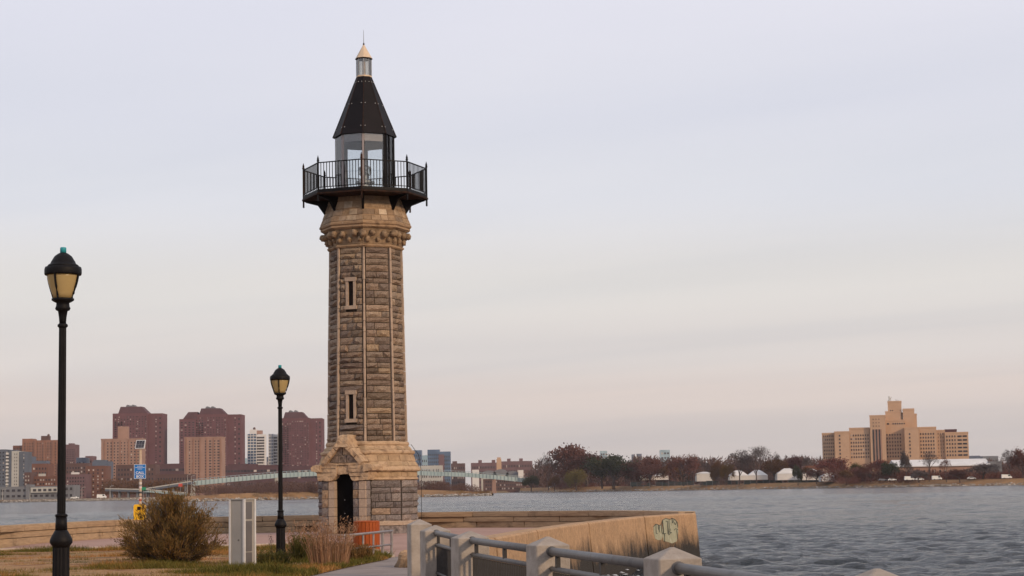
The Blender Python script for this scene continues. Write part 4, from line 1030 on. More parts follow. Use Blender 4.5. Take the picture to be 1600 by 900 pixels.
MT['teal_far'] = pm('teal_bridge_paint', [(.25,.33,.35),(.33,.42,.44)], .05, .7, coord='World')
MT['tent'] = pm('white_canvas', [(.52,.51,.50),(.66,.645,.63)], .1, .7, coord='World')
MT['green_cloth'] = pm('dark_fence_cloth', [(.012,.02,.022),(.02,.03,.032)], .2, .8, coord='World')
WM = [MT['wdark'], MT['wpale']]
GZ = 1.1
class Bld:
    def __init__(s, name, label, px0, px1, Y, cat='building', group=None, rot=0, zb=GZ):
        s.Y = Y; s.k = (P(801, 740, Y) - P(800, 740, Y)).x; s.zb = zb; s.pc = (px0+px1)/2; s.py = 745
        c = P(s.pc, 740, Y); s.x0 = c.x; s.t = thing(name, label, cat, (c.x, Y, zb), rot, group); s.win = MB(); s.q = random.Random(int(px0*7+Y)); s.rot = rot
    def X(s, px, d=0, py=740):
        if s.rot: return (px + (math.tan(ROLL) + (px-800)*math.tan(PITCH)/F)*(740-py) - s.pc)*s.k*math.cos(s.rot)*(1 + d/s.Y)
        return P(px, py, s.Y + d).x - s.x0
    def Z(s, py, px=None): return P(s.pc if px is None else px, py, s.Y).z - s.zb
    def box(s, name, mat, px0, px1, ytop, d0=0, d1=20, ybot=None, parent=None, par=.0):
        z0 = s.Z(ybot) if ybot is not None else -2; z1 = s.Z(ytop); x0, x1 = s.X(px0, d0, ytop+15), s.X(px1, d0, ytop+15)
        mb = MB(); mb.box(x0, x1, d0, d1, z0, z1)
        if par: mb.box(x0-par, x1+par, d0-par, d1+par, z1+.01, z1+1.0)
        o = mb.build(name, MT[mat], parent or s.t, fix=False); s.last = (x0, x1, d0, d1, z0, z1); return o
    def wins(s, cols, rows, side='front', f=(.04,.96), zf=(0,.97), w=.5, h=.5, pale=.12, skip=.0, px=None, zr=None):
        x0, x1, d0, d1, z0, z1 = s.last; z0 = max(z0, 0)
        if zr: z0, z1 = s.Z(zr[1]), s.Z(zr[0])
        za, zb = z0+(z1-z0)*zf[0], z0+(z1-z0)*zf[1]
        a0, a1 = (x0, x1) if side == 'front' else (d0, d1)
        if px: a0, a1 = s.X(px[0], d0, 690), s.X(px[1], d0, 690)
        A0, A1 = a0+(a1-a0)*f[0], a0+(a1-a0)*f[1]; cw = (A1-A0)/cols; ch = (zb-za)/rows
        for i in range(cols):
            for j in range(rows):
                if s.q.random() < skip: continue
                u0 = A0+cw*(i+.5-w/2); u1 = A0+cw*(i+.5+w/2); v0 = za+ch*(j+.5-h/2); v1 = za+ch*(j+.5+h/2); m = 1 if s.q.random() < pale else 0
                if side == 'front': s.win.box(u0, u1, d0-.22, d0+.05, v0, v1, m)
                else: s.win.box(x1-.05, x1+.22, u0, u1, v0, v1, m)
        return s
    def bands(s, rows, mat, h=.35, out=.5, name='balcony', side='front', f=(0,1), zf=(0,1)):
        x0, x1, d0, d1, z0, z1 = s.last; z0 = max(z0, 0); A0, A1 = x0+(x1-x0)*f[0], x0+(x1-x0)*f[1]; mb = MB()
        for j in range(rows):
            z = z0+(z1-z0)*(zf[0]+(zf[1]-zf[0])*(j+.2)/rows); hh = (z1-z0)*(zf[1]-zf[0])/rows*h
            mb.box(A0, A1, d0-out, d0-.25, z, z+hh)
        o = mb.build(name, MT[mat], s.t, fix=False); tag(o, kind='stuff')
    def done(s):
        if s.win.v: tag(s.win.build('windows', WM, s.t, fix=False), kind='stuff')
        return s.t
def tank(b, px, ytop, ybot, wpx, mat='brown2'):     # rooftop tank or plant box
    x = b.X(px); z0, z1 = b.Z(ybot), b.Z(ytop); r = wpx*b.k/2
    mb = MB(); mb.lathe([(r, z0-.5), (r, z0+(z1-z0)*.75), (r*.15, z1)], 10, c=(x, 8)); mb.build('roof_tank', MT[mat], b.t)
# maroon towers
def red_tower(label, x0, x1, ysh, ytop, hat, Y, rows, extra=None):
    b = Bld('apartment_tower', label, x0, x1, Y, group='maroon brick apartment towers', rot=0)
    W = x1-x0; xs = x0 + W*.70
    b.box('wall', 'red', x0, xs, ysh, 0, 26); b.wins(11, rows, w=.36, h=.40, pale=.13, f=(.04,.98), skip=.15)
    for c0, pl in ((.17,.55),(.42,.35),(.50,.12),(.70,.4),(.93,.75)): b.wins(1, rows, w=.8, h=.34, pale=pl, f=(c0,c0+.035), skip=.35); b.wins(3, rows, w=.75, h=.36, pale=.03, f=(.04,.30), zf=(.0,.9))
    b.box('wing', 'red', xs+.01, x1, ysh+.6, 4, 30); b.wins(1, rows, w=.22, h=.42, pale=.35, f=(.38,.75)); b.wins(1, rows//2, w=.34, h=.40, pale=0, f=(.68,1.0))
    hx0, hx1 = hat; z0, z1 = b.Z(ysh), b.Z(ytop); s_ = (hx1-hx0)*.16*b.k
    mb = MB(); X0, X1 = b.X(hx0), b.X(hx1)
    mb.loft([[(X0,1,z0+.02),(X1+s_*1.3,1,z0+.02),(X1+s_*1.3,22,z0+.02),(X0,22,z0+.02)], [(X0+s_*.5,3,z1),(X1-s_*.4,3,z1),(X1-s_*.4,20,z1),(X0+s_*.5,20,z1)]])
    rf = mb.build('sloped_roof', MT['red2'], b.t)
    for i in (0, 1):
        xc = b.X((hx0+hx1)/2 + (-5 + 8*i)); mb = MB()
        mb.prism([(2.0*math.cos(a)+xc, z1-.6+2.6*math.sin(a)) for a in [math.pi*k/10 for k in range(11)]], lambda u_, d, w: (u_, d, w), 4, 16); mb.build('roof_vent', MT['mgrey'], rf)
    if extra: extra(b)
    return b.done()
red_tower('leftmost maroon brick tower rising behind the call box pole', 176, 254, 645.5, 635, (184, 222), 1900, 34)
def ex2(b):
    b.box('wing', 'red', 280, 306, 654, -2, 20); b.wins(4, 30, w=.5, h=.4, pale=.08)
    mb = MB(); X0, X1 = b.X(286), b.X(308); z0, z1 = b.Z(654), b.Z(643)
    mb.loft([[(X0,-1,z0),(X1,-1,z0),(X1,16,z0),(X0,16,z0)], [(X0+5,1,z1),(X1,1,z1),(X1,14,z1),(X0+5,14,z1)]]); mb.build('sloped_roof', MT['red2'], b.t)
red_tower('widest maroon brick tower behind the tan block and the footbridge', 303, 377, 647, 637.5, (311, 345), 1900, 33, ex2)
red_tower('right-hand maroon brick tower between the second lamp post and the lighthouse', 438, 503, 653, 643.5, (443, 474), 1930, 32)
# tan blocks
b = Bld('apartment_block', 'tan brick slab block in front of the leftmost maroon tower', 158, 221, 1650)
b.box('wall', 'tan', 158, 221, 687, 0, 18, par=.3); b.wins(11, 19, w=.34, h=.42, pale=.02)
for i in range(5):
    x = b.X(163 + 12.5*i); mb = MB(); mb.box(x-.5, x+.5, -.5, -.02, 0, b.Z(688)); mb.build('pier', MT['tan2'], b.t)
b.box('roof_house', 'tan', 184, 199, 666, 6, 14, ybot=687); b.done()
b = Bld('apartment_block', 'tan brick slab block in front of the widest maroon tower', 288, 347, 1600)
b.box('wall', 'tan', 288, 347, 684.5, 0, 18, par=.3); b.wins(4, 20, w=.36, h=.40, pale=.02, f=(.10,.42)); b.wins(4, 20, w=.5, h=.4, pale=.02, f=(.52,.96))
for i in range(6):
    x = b.X(291 + 10.6*i); mb = MB(); mb.box(x-.45, x+.45, -.5, -.02, 0, b.Z(685)); mb.build('pier', MT['tan2'], b.t)
b.done()
# large orange brown block at far left
b = Bld('apartment_block', 'big orange brown brick block partly behind the near lamp post', 20, 91, 1750)
b.box('wall', 'tan3', 34.5, 91, 688, 0, 24); b.wins(13, 20, w=.34, h=.42, pale=.05)
for i in range(4):
    x = b.X(41 + 14*i); mb = MB(); mb.box(x-.9, x+.9, -.9, -.02, 0, b.Z(688.5)); mb.build('pier', MT['tan3'], b.t)
b.box('wing', 'brown', 20, 34.4, 695.5, 3, 22); b.wins(3, 16, w=.4, h=.4, pale=.02)
b.box('roof_house', 'tan3', 34.6, 51, 685, 5, 20, ybot=688.5); b.box('roof_house', 'brown2', 64, 75, 681, 6, 16, ybot=688.5); tank(b, 72, 678, 682, 4); b.done()
# pale slab with white balconies
b = Bld('apartment_tower', 'grey and white modern tower at the left edge of the skyline', -14, 39, 1350)
b.box('wall', 'slate', -14, 9, 702, 0, 20); b.wins(4, 14, w=.4, h=.4, pale=.1)
b.box('balcony_bay', 'lgrey', 9.1, 14.4, 706, 1, 19); b.wins(1, 14, w=.8, h=.5, pale=.0); b.bands(14, 'wht', .42, .9)
b.box('wall', 'slate', 14.5, 18, 703.5, -.5, 20); b.box('wall', 'lgrey', 18.1, 29, 705, -1, 20); b.wins(2, 14, w=.3, h=.38, pale=0, f=(.3,.9))
b.box('wall', 'slate', 29.1, 38.5, 706, 0, 20); b.wins(1, 14, w=.5, h=.4, pale=.7, f=(.72,1.0)); b.box('roof_house', 'slate', 15, 25, 703, 4, 14, ybot=705); b.done()
def low(name, label, x0, x1, yt, Y, mat, cols, rows, pale=.15, ybot=None, w=.45, h=.45, depth=18, extra=None, cat='building', par=0, group=None):
    b = Bld(name, label, x0, x1, Y, cat, group); b.box('wall', mat, x0, x1, yt, 0, depth, par=par)
    if cols: b.wins(cols, rows, w=w, h=h, pale=pale, zf=(.05,.92))
    if extra: extra(b)
    return b.done()
def gex(b):
    b.box('upper_storey', 'lgrey', 48, 100, 762, -1.2, 14, ybot=770); b.wins(6, 1, w=.6, h=.5, pale=.0); b.box('stair_tower', 'mgrey', 40, 46, 757, -1, 12)
    b.box('annex', 'mgrey', 100.2, 115, 759, 1, 18); b.wins(2, 2, w=.5, h=.4, pale=0)
low('waterfront_building', 'long low grey waterfront building with dark strip windows at far left', -14, 100, 760, 1140, 'mgrey', 12, 2, .0, w=.55, h=.4, extra=gex)
low('brick_block', 'dark blue grey block above the brick houses at far left', 38.6, 48, 713, 1560, 'bgrey', 2, 6)
low('brick_block', 'brown brick block with grey roof below the big orange brown block', 40, 75, 724.5, 1450, 'brown', 7, 7, .25, extra=lambda b: b.box('roof', 'bgrey', 48, 72, 720, 2, 14, ybot=724.5))
low('brick_block', 'red brick block with pale windows left of the near lamp post', 47, 89, 744, 1300, 'brown', 9, 5, .4, extra=lambda b: b.box('roof_house', 'lgrey', 60, 68, 740, 3, 9, ybot=744))
low('brick_block', 'red brick gable end left of the pale windowed block', 38, 47, 738, 1290, 'brown2', 2, 6, .3)
low('apartment_tower', 'slim purple brick tower right of the near lamp post', 101, 117.5, 694.5, 1850, 'purple', 6, 22, .08, extra=lambda b: b.box('roof_house', 'purple', 107, 114, 692.5, 4, 12, ybot=694.5))
low('office_block', 'blue grey block with white base between purple tower and tan block', 119, 133, 715, 1700, 'bgrey', 4, 8, .1)
low('office_block', 'purple grey stub block beside the blue grey block', 133.2, 144, 712.5, 1720, 'purple', 3, 8, .05)
low('office_block', 'dark slate blue block touching the tan slab block', 144, 170, 721, 1600, 'bgrey', 6, 5, .12, extra=lambda b: b.box('roof', 'slate', 146, 164, 718.5, 3, 12, ybot=721))
low('brick_block', 'brick block with white rooftop shed right of the near lamp post', 98, 134, 741, 1310, 'purple', 8, 6, .2, extra=lambda b: b.box('roof_house', 'wht', 111, 121, 738, 2, 8, ybot=741))
low('brick_block', 'red brick slab with lit windows left of the call box', 134, 165, 728, 1330, 'brown', 4, 9, .45, w=.3)
low('brick_block', 'wide brown block above the red brick houses near lamp post', 88, 136, 724, 1550, 'brown2', 10, 8, .12)
low('brick_block', 'dark brown terraced block at the foot of the leftmost maroon tower', 181, 243, 726, 1500, 'brown2', 12, 6, .1)
low('podium_block', 'long maroon podium between the leftmost and widest towers', 240, 292, 724.5, 1820, 'red2', 9, 4, .12, w=.8, h=.3)
low('podium_block', 'long maroon podium right of the second tan slab block', 346, 436, 727, 1820, 'red2', 16, 4, .12, w=.8, h=.3, extra=lambda b: b.box('upper_deck', 'red2', 356, 400, 724.5, 5, 20, ybot=727))
low('podium_block', 'maroon podium under the right-hand maroon tower', 436, 520, 727.5, 1840, 'red2', 15, 4, .1, w=.7, h=.3)
low('brick_block', 'grey brown slab beneath the second tan slab block', 243, 300, 741, 1400, 'brown2', 12, 3, .1)
# striped towers
def striped(label, x0, x1, yt, Y, rows, cap=None):
    b = Bld('apartment_tower', label, x0, x1, Y, group='white banded towers'); xm = x0 + (x1-x0)*.52
    b.box('wall', 'cglass', x0, xm, yt, 0, 16); b.bands(rows, 'wht', .28, .6); b.box('wall', 'wht', xm+.1, x1, yt+.8, 1, 17); b.wins(5, rows, w=.9, h=.55, pale=.1)
    mb = MB(); z1 = b.Z(yt)
    for i in range(4): x = b.X(x0 + (xm-x0)*i/3); mb.box(x-.25, x+.25, -.9, -.3, 0, z1)
    mb.build('fin', MT['wht'], b.t)
    if cap: cap(b)
    return b.done()
striped('white banded blue tower with stepped top between two maroon towers', 387, 413.5, 678, 2100, 21, lambda b: (b.box('crown', 'wht', 390, 401, 671, 2, 12, ybot=678), b.box('crown', 'tan', 401.1, 409, 672.5, 3, 12, ybot=678), tank(b, 396, 667, 671.5, 4)))
striped('white striped tower directly behind the second lamp post', 420, 433.5, 678, 2050, 19)
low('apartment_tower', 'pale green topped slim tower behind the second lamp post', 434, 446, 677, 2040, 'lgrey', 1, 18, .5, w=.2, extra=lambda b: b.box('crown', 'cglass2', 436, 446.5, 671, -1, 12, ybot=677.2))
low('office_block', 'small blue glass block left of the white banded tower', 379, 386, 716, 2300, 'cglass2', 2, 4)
low('office_block', 'small grey block between the two white banded towers', 414, 420, 714, 2300, 'bgrey', 2, 5)
# right of the lighthouse
low('office_tower', 'blue glass tower touching the right side of the lighthouse base', 640, 659, 703.5, 2600, 'cglass', 6, 9, .1)
low('office_tower', 'pale glass block between the two blue glass towers', 659, 668, 711.5, 2650, 'cglass2', 3, 6, .3)
low('office_tower', 'larger blue glass tower right of the lighthouse', 668, 687, 702.5, 2550, 'cglass', 6, 10, .1)
low('office_tower', 'brown fronted glass tower with dark side right of the blue tower', 686, 704, 705.5, 2500, 'cglass', 5, 9, .05, extra=lambda b: b.box('facade', 'purple', 685.5, 694, 710, -4, 4))
low('white_block', 'white speckled low block above the bridge beside the lighthouse', 655, 691, 727.5, 2000, 'lgrey', 12, 4, .2)
low('brick_block', 'purple brown brick block right of the glass towers', 705, 726.5, 724, 2200, 'brown2', 7, 5, .15, extra=lambda b: b.box('roof_house', 'brown2', 707, 714, 720.5, 3, 12, ybot=724))
def houses(x0, x1, yt, label, tx):
    low('brick_block', label, x0, x1, yt, 2150, 'purple', int((x1-x0)/2.6), 5, .15, extra=lambda b: [b.box('roof_house', 'purple', t-2.5, t+3, yt-4.2, 3, 12, ybot=yt) for t in tx])
houses(736, 776, 723, 'purple brick housing block with two roof houses left of the chimney', (750, 771))
houses(783.5, 832, 720.5, 'purple brick housing block with two roof houses right of the chimney', (795, 814))
b = Bld('chimney', 'short pale tan chimney tower between the purple brick blocks', 775, 784, 2050, 'chimney'); b.box('shaft', 'hosp', 776, 783.5, 717, 0, 6); b.box('cap', 'hosp', 777, 782.5, 714.5, .8, 5, ybot=717); b.done()
for x0, x1, yt, lb in ((752, 776, 735, 'left pale domed market roof behind the teal bridge'), (770, 795, 733, 'middle pale domed market roof behind the teal bridge'), (790, 812, 736, 'right pale domed market roof behind the teal bridge')):
    b = Bld('domed_hall', lb, x0, x1, 1800, 'building', 'pale domed halls'); b.box('wall', 'lgrey', x0, x1, 742, 0, 20)
    z0, z1 = b.Z(742), b.Z(yt); mb = MB(); X0, X1 = b.X(x0), b.X(x1)
    mb.prism([(X0+(X1-X0)*(.5-.5*math.cos(math.pi*k/12)), z0+.02+(z1-z0)*math.sin(math.pi*k/12)) for k in range(13)], lambda u_, d, w: (u_, d, w), -.5, 20); mb.build('roof', MT['mgrey'], b.t); b.done()
low('white_shed', 'small white box building left of the domed market roofs', 738, 748, 734, 1780, 'wht', 0, 0)
low('white_shed', 'small white box building right of the domed market roofs', 810, 818, 734.5, 1780, 'wht', 0, 0)
low('brick_block', 'low brick block with square windows below the bridge', 755, 832, 748, 1650, 'brown2', 22, 3, .3)
low('brick_block', 'brown warehouse block behind the first shore trees', 816, 846, 735, 1900, 'brown2', 8, 4, .15)
# distant skyscrapers over the island trees
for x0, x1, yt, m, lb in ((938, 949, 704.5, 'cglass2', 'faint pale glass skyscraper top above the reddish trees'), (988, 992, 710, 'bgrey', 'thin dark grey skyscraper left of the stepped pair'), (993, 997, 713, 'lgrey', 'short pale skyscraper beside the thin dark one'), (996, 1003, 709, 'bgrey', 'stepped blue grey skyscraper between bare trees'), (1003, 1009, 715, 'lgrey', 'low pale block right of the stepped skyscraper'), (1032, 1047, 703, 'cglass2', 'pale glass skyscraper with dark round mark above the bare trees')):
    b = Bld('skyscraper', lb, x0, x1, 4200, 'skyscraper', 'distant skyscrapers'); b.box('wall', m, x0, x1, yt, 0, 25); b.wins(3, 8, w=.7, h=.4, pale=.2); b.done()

# ------------------------------------------------------------------ buff brick hospital
HY = 1180
hb = Bld('hospital', 'large stepped buff brick hospital complex rising above the trees on the right', 1284, 1514, HY, rot=-math.atan(599/F))
def hu(u): return 1280 + u/6.667
def hv(v): return 610 + v/6.667
def hbx(name, u0, u1, v, d0, d1, mat='hosp', vb=None): return hb.box(name, mat, hu(u0), hu(u1), hv(v), d0, d1, ybot=hv(vb) if vb else None, par=.12)
RW = (440, 740)
def hw(cols, rows, u0, u1, v0=440, v1=705, w=.42, h=.48, pale=.03): hb.wins(cols, rows, w=w, h=h, pale=pale, px=(hu(u0), hu(u1)), zr=(hv(v0), hv(v1)), f=(0,1), zf=(0,1))
hbx('wing', 25, 156, 440, 6.5, 28); hw(6, 7, 35, 150)
hbx('wing', 157, 312, 430, 0, 24); hw(1, 7, 195, 228)
hbx('wing', 312.5, 526, 395, 1.5, 26); hw(8, 7, 320, 522)
hbx('central_block', 527, 690, 270, -1, 24); hw(3, 3, 555, 645, 280, 385, .25, .32)
z0_, z1_ = hb.Z(hv(735)), hb.Z(hv(402))
for u_ in (566, 598, 630):
    mb = MB(); x = hb.X(hu(u_), -3, 690); mb.box(x-.36, x+.36, -1.25, -.98, z0_, z1_); mb.build('window_strip', MT['wdark'], hb.t, fix=False)
    mb = MB(); x = hb.X(hu(u_+16), -3, 690); mb.box(x-.4, x+.4, -1.35, -.98, z0_, z1_); mb.build('grey_fin', MT['tan'], hb.t, fix=False)
hbx('recessed_block', 690.5, 890, 318, 7, 30); hw(6, 7, 695, 860); hw(1, 1, 712, 736, 335, 352, .9, .9); hw(6, 1, 765, 905, 335, 352, .5, .8)
hbx('upper_block', 691, 858, 222, 15, 30, vb=318); hbx('tower', 715, 858, 115, 17, 28, vb=222); hw(2, 1, 745, 785, 192, 205, .5, .8)
hbx('upper_block', 858.5, 871.5, 236, 19, 31, vb=410); hbx('upper_block', 872, 992, 200, 14, 32, vb=410); hbx('upper_block', 992.5, 1018, 255, 15, 32, vb=410); hw(1, 1, 1000, 1001)
hbx('cross_wing', 890.5, 1040, 405, -2, 30); hw(1, 7, 930, 960)
hbx('wing', 1041, 1220, 402, 4, 26); hw(6, 7, 1045, 1205)
hbx('wing', 1221, 1309, 435, 8, 26); hw(3, 7, 1228, 1300, w=.2)
hbx('wing', 1310, 1550, 462, 6, 26); hw(4, 6, 1315, 1425, 470, 705); hw(2, 6, 1432, 1540, 470, 705, .8, .42)
hbx('roof_house', 1310, 1432, 431, 8, 20, 'red2', 462)
mb = MB(); x = hb.X(hu(728), 19, 625); z = hb.Z(hv(115))
mb.tube([(x, 19, z), (x, 19, hb.Z(hv(45)))], .35, 6); mb.tube([(x-1, 19, z+1), (x+1.6, 19, z+3.5)], .15, 5); mb.tube([(x+.9, 19, z), (x+.9, 19, hb.Z(hv(60)))], .2, 5); mb.build('mast', MT['lgrey'], hb.t)
mb = MB(); x = hb.X(hu(815), 19, 625); mb.tube([(x, 19, z), (x-1.2, 19, z+2.2)], .12, 5); mb.tube([(x+.8, 19, z), (x+.1, 19, z+1.8)], .12, 5); mb.build('aerial', MT['mgrey'], hb.t)
hb.done()
# long low hall with white roof, small brick house
b = Bld('long_hall', 'long low hall with bright white roof in front of the hospital', 1400, 1566, 1090); b.box('wall', 'tan', 1402, 1545, 728, 0, 22, par=0); b.wins(16, 1, w=.3, h=.4, pale=.1, zf=(.5,.9))
X0, X1 = b.X(1399, 0, 725), b.X(1548, 0, 725); z0, z1 = b.Z(728.5), b.Z(717)
mb = MB(); mb.prism([(-1, z0), (24, z0), (24, z0+.4), (11.5, z1), (-1, z0+.4)], lambda u_, d, w: (d, u_, w), X0, X1); mb.build('roof', MT['tent'], b.t)
b.box('porch_wing', 'mgrey', 1545, 1566, 722, 2, 18); b.done()
low('brick_house', 'small red brick house behind the right-hand white tents', 1259, 1291, 727.5, 1290, 'brown', 5, 2, .3)
low('brick_block', 'low grey block on the horizon right of the hospital', 1536, 1560, 712.5, 2200, 'mgrey', 5, 3); low('water_tower_block', 'tiny dark blocks on the horizon right of the hospital', 1515, 1532, 712, 2300, 'bgrey', 3, 2)

# ------------------------------------------------------------------ teal footbridge
BY = 1300
br = thing('footbridge', 'long teal steel girder footbridge crossing the river behind the lighthouse', 'bridge', (0, BY, 0))
dk_ = [(222, 764.5), (262, 758), (300, 751.8), (365, 745.4), (433, 739.6), (500, 736.2), (560, 734.6), (600, 734.4), (655, 735.8), (730, 738.6), (780, 743), (820, 747.3), (834, 749.2)]
def bY(x): return BY + 220*(x-222)/600
pts = [P(x, y, bY(x)) for x, y in dk_]
pts = [Vector((p_.x, p_.y - BY, p_.z)) for p_ in pts]
th_ = 7.0*1400/F
for a, b_ in zip(pts, pts[1:]):
    mb = MB(); vs = []
    for p_ in (a, b_): vs.append([(p_.x, p_.y-2.5, p_.z-th_), (p_.x, p_.y+2.5, p_.z-th_), (p_.x, p_.y+2.5, p_.z), (p_.x, p_.y-2.5, p_.z)])
    mb.loft(vs); gd = mb.build('girder', MT['teal_far'], br)
    mb = MB(); n = max(2, int((b_-a).length/3.2))
    for j in range(n):
        c_ = a.lerp(b_, (j+.5)/n); mb.box(c_.x-.12, c_.x+.12, c_.y-3.3, c_.y-2.4, c_.z-th_, c_.z+.9)
    tag(mb.build('stiffeners', MT['teal_far'], gd, fix=False), kind='stuff')
    mb = MB(); mb.tube([(a.x, a.y-2.7, a.z+1.0), (b_.x, b_.y-2.7, b_.z+1.0)], .12, 4); mb.build('hand_rail', MT['teal_far'], gd)
for px in (301, 433, 772):
    top = min((abs(x-px), y) for x, y in dk_)[1] + 6; c_ = P(px, top, bY(px)); c_.y -= BY; mb = MB()
    mb.loft([[(c_.x-1.7,c_.y-2.3,-2),(c_.x+1.7,c_.y-2.3,-2),(c_.x+1.7,c_.y+2.3,-2),(c_.x-1.7,c_.y+2.3,-2)], [(c_.x-1.4,c_.y-2.1,c_.z),(c_.x+1.4,c_.y-2.1,c_.z),(c_.x+1.4,c_.y+2.1,c_.z),(c_.x-1.4,c_.y+2.1,c_.z)]]); mb.build('pier', MT['lgrey'] if px != 772 else MT['tan'], br)
ra = thing('highway_ramp', 'low blue grey highway viaduct with ramps left of the footbridge', 'viaduct', (0, 1250, 0))
for y0, y1, x0, x1, nm in ((764.8, 766, 166, 222, 'deck'), (766, 753.5, 222, 300, 'deck'), (765.5, 771.5, 222, 292, 'ramp')):
    a, b_ = P(x0, y0, 1250), P(x1, y1, 1250); mb = MB(); mb.loft([[(p_.x,-4,p_.z-1.1),(p_.x,4,p_.z-1.1),(p_.x,4,p_.z+.2),(p_.x,-4,p_.z+.2)] for p_ in (a, b_)]); mb.build(nm, MT['slate'] if nm == 'deck' else MT['teal_far'], ra)
    mb = MB(); mb.loft([[(p_.x,-4.2,p_.z+.21),(p_.x,-3.8,p_.z+.21),(p_.x,-3.8,p_.z+.9),(p_.x,-4.2,p_.z+.9)] for p_ in (a, b_)]); mb.build('guard_rail', MT['lgrey'], ra)
    for j in range(4):
        c_ = a.lerp(b_, (j+.5)/4); mb = MB(); mb.box(c_.x-.5, c_.x+.5, -2, 2, 0, c_.z-1.1); mb.build('column', MT['mgrey'], ra)
for px, Y, lb, m_, y, w in ((224, 1240, 'small green road sign beside the call box pole', 'sgreen', 763.5, 8), (282, 1240, 'small red sign on the highway ramp', 'sred', 758, 6)):
    if m_ not in MT: MT[m_] = pm(m_, [(.01,.20,.10),(.015,.25,.12)] if m_ == 'sgreen' else [(.45,.06,.04),(.55,.08,.05)], 1, .6)
    c_ = P(px, y, Y); t = thing('road_sign', lb, 'sign', (c_.x, Y, GZ)); k_ = Y/F
    mb = MB(); mb.box(-w*k_/2, w*k_/2, -.1, .1, c_.z-GZ-2.4*k_, c_.z-GZ+2.4*k_); mb.build('sign_board', MT[m_], t); mb = MB(); mb.tube([(0,.2,-1),(0,.2,c_.z-GZ)], .15, 6); mb.build('pole', MT['steel'], t)
def far_lamp(px, ytop, Y, lb):
    c_ = P(px, ytop, Y); t = thing('street_light', lb, 'street light', (c_.x, Y, GZ), 0, 'far street lights'); h_ = c_.z - GZ
    mb = MB(); mb.tube([(0,0,-1),(0,0,h_)], [.16,.1], 6); mb.build('pole', MT['lgrey'], t)
    mb = MB(); mb.tube([(0,0,h_),(1.4,0,h_+.3)], .08, 5); mb.box(1.2, 2.1, -.2, .2, h_+.2, h_+.42); mb.build('arm', MT['lgrey'], t)
far_lamp(128, 762, 1125, 'pale street light on the far shore right of the near lamp post'); far_lamp(172, 760, 1125, 'pale street light on the far shore left of the call box')
far_lamp(293, 742, 1240, 'pale street light above the highway ramp left of the tan block'); far_lamp(299, 744, 1245, 'second pale street light above the highway ramp')
far_lamp(4, 765, 1120, 'pale street light on the far shore at the left edge'); far_lamp(47, 764, 1120, 'pale street light before the low grey waterfront building')

# ------------------------------------------------------------------ white event tents
def tent(label, x0, x1, ypk, ye, yb, Y, peaks):
    b = Bld('marquee_tent', label, x0, x1, Y, 'tent', 'white marquees on the island'); X0, X1 = b.X(x0), b.X(x1); z0, ze, zp = b.Z(yb), b.Z(ye), b.Z(ypk)
    mb = MB(); mb.box(X0+.2, X1-.2, .2, 11.8, z0, ze-.02); mb.build('side_wall', MT['tent'], b.t)
    w_ = (X1-X0)/peaks
    for i in range(peaks):
        a, c_ = X0+w_*i, X0+w_*(i+1); m_ = (a+c_)/2
        mb = MB(); mb.loft([[(a,0,ze),(c_,0,ze),(c_,12,ze),(a,12,ze)], [(a+w_*.25,3,ze+(zp-ze)*.7),(c_-w_*.25,3,ze+(zp-ze)*.7),(c_-w_*.25,9,ze+(zp-ze)*.7),(a+w_*.25,9,ze+(zp-ze)*.7)], [(m_-w_*.12,5.5,zp),(m_+w_*.12,5.5,zp),(m_+w_*.12,6.5,zp),(m_-w_*.12,6.5,zp)]]); mb.build('roof', MT['tent'], b.t)
    return b.t
tent('white marquee in the gap left of the olive and rust trees', 1088, 1115, 737, 740, 752, 1240, 1)
tent('long white marquee with pointed roof behind the tall bare grey trees', 1140, 1200, 734.5, 743, 750, 1230, 2)
tent('white marquee with high peak right of the tall bare trees', 1214, 1250, 731.5, 740, 750, 1188, 1)
tent('white marquee partly behind the dark evergreen', 1252, 1284, 732, 740, 750, 1178, 1)
tent('low white marquee beside the small brick house', 1283, 1314, 738, 745, 752, 1118, 1)
tent('low white marquee glimpsed through bare trees left of the first marquee', 1000, 1045, 737.5, 744, 750, 1330, 2)
b = Bld('fence', 'dark green cloth covered fence running in front of the white tents', 985, 1320, 1205, 'fence')
mb = MB(); z0, z1 = b.Z(757), b.Z(750.5)
for i in range(34):
    x0_ = b.X(985 + 335*i/34); x1_ = b.X(985 + 335*(i+1)/34); 
    if i % 7 != 3: mb.box(x0_+.1, x1_-.1, 0, .15, 1.5, z1 - (i % 3)*.3)
tag(mb.build('cloth_panels', MT['green_cloth'], b.t, fix=False), kind='stuff')
mb = MB()
for i in range(35): x0_ = b.X(985 + 335*i/34); mb.box(x0_-.07, x0_+.07, .0, .2, 0, z1+.2)
tag(mb.build('fence_posts', MT['mgrey'], b.t, fix=False), kind='stuff')

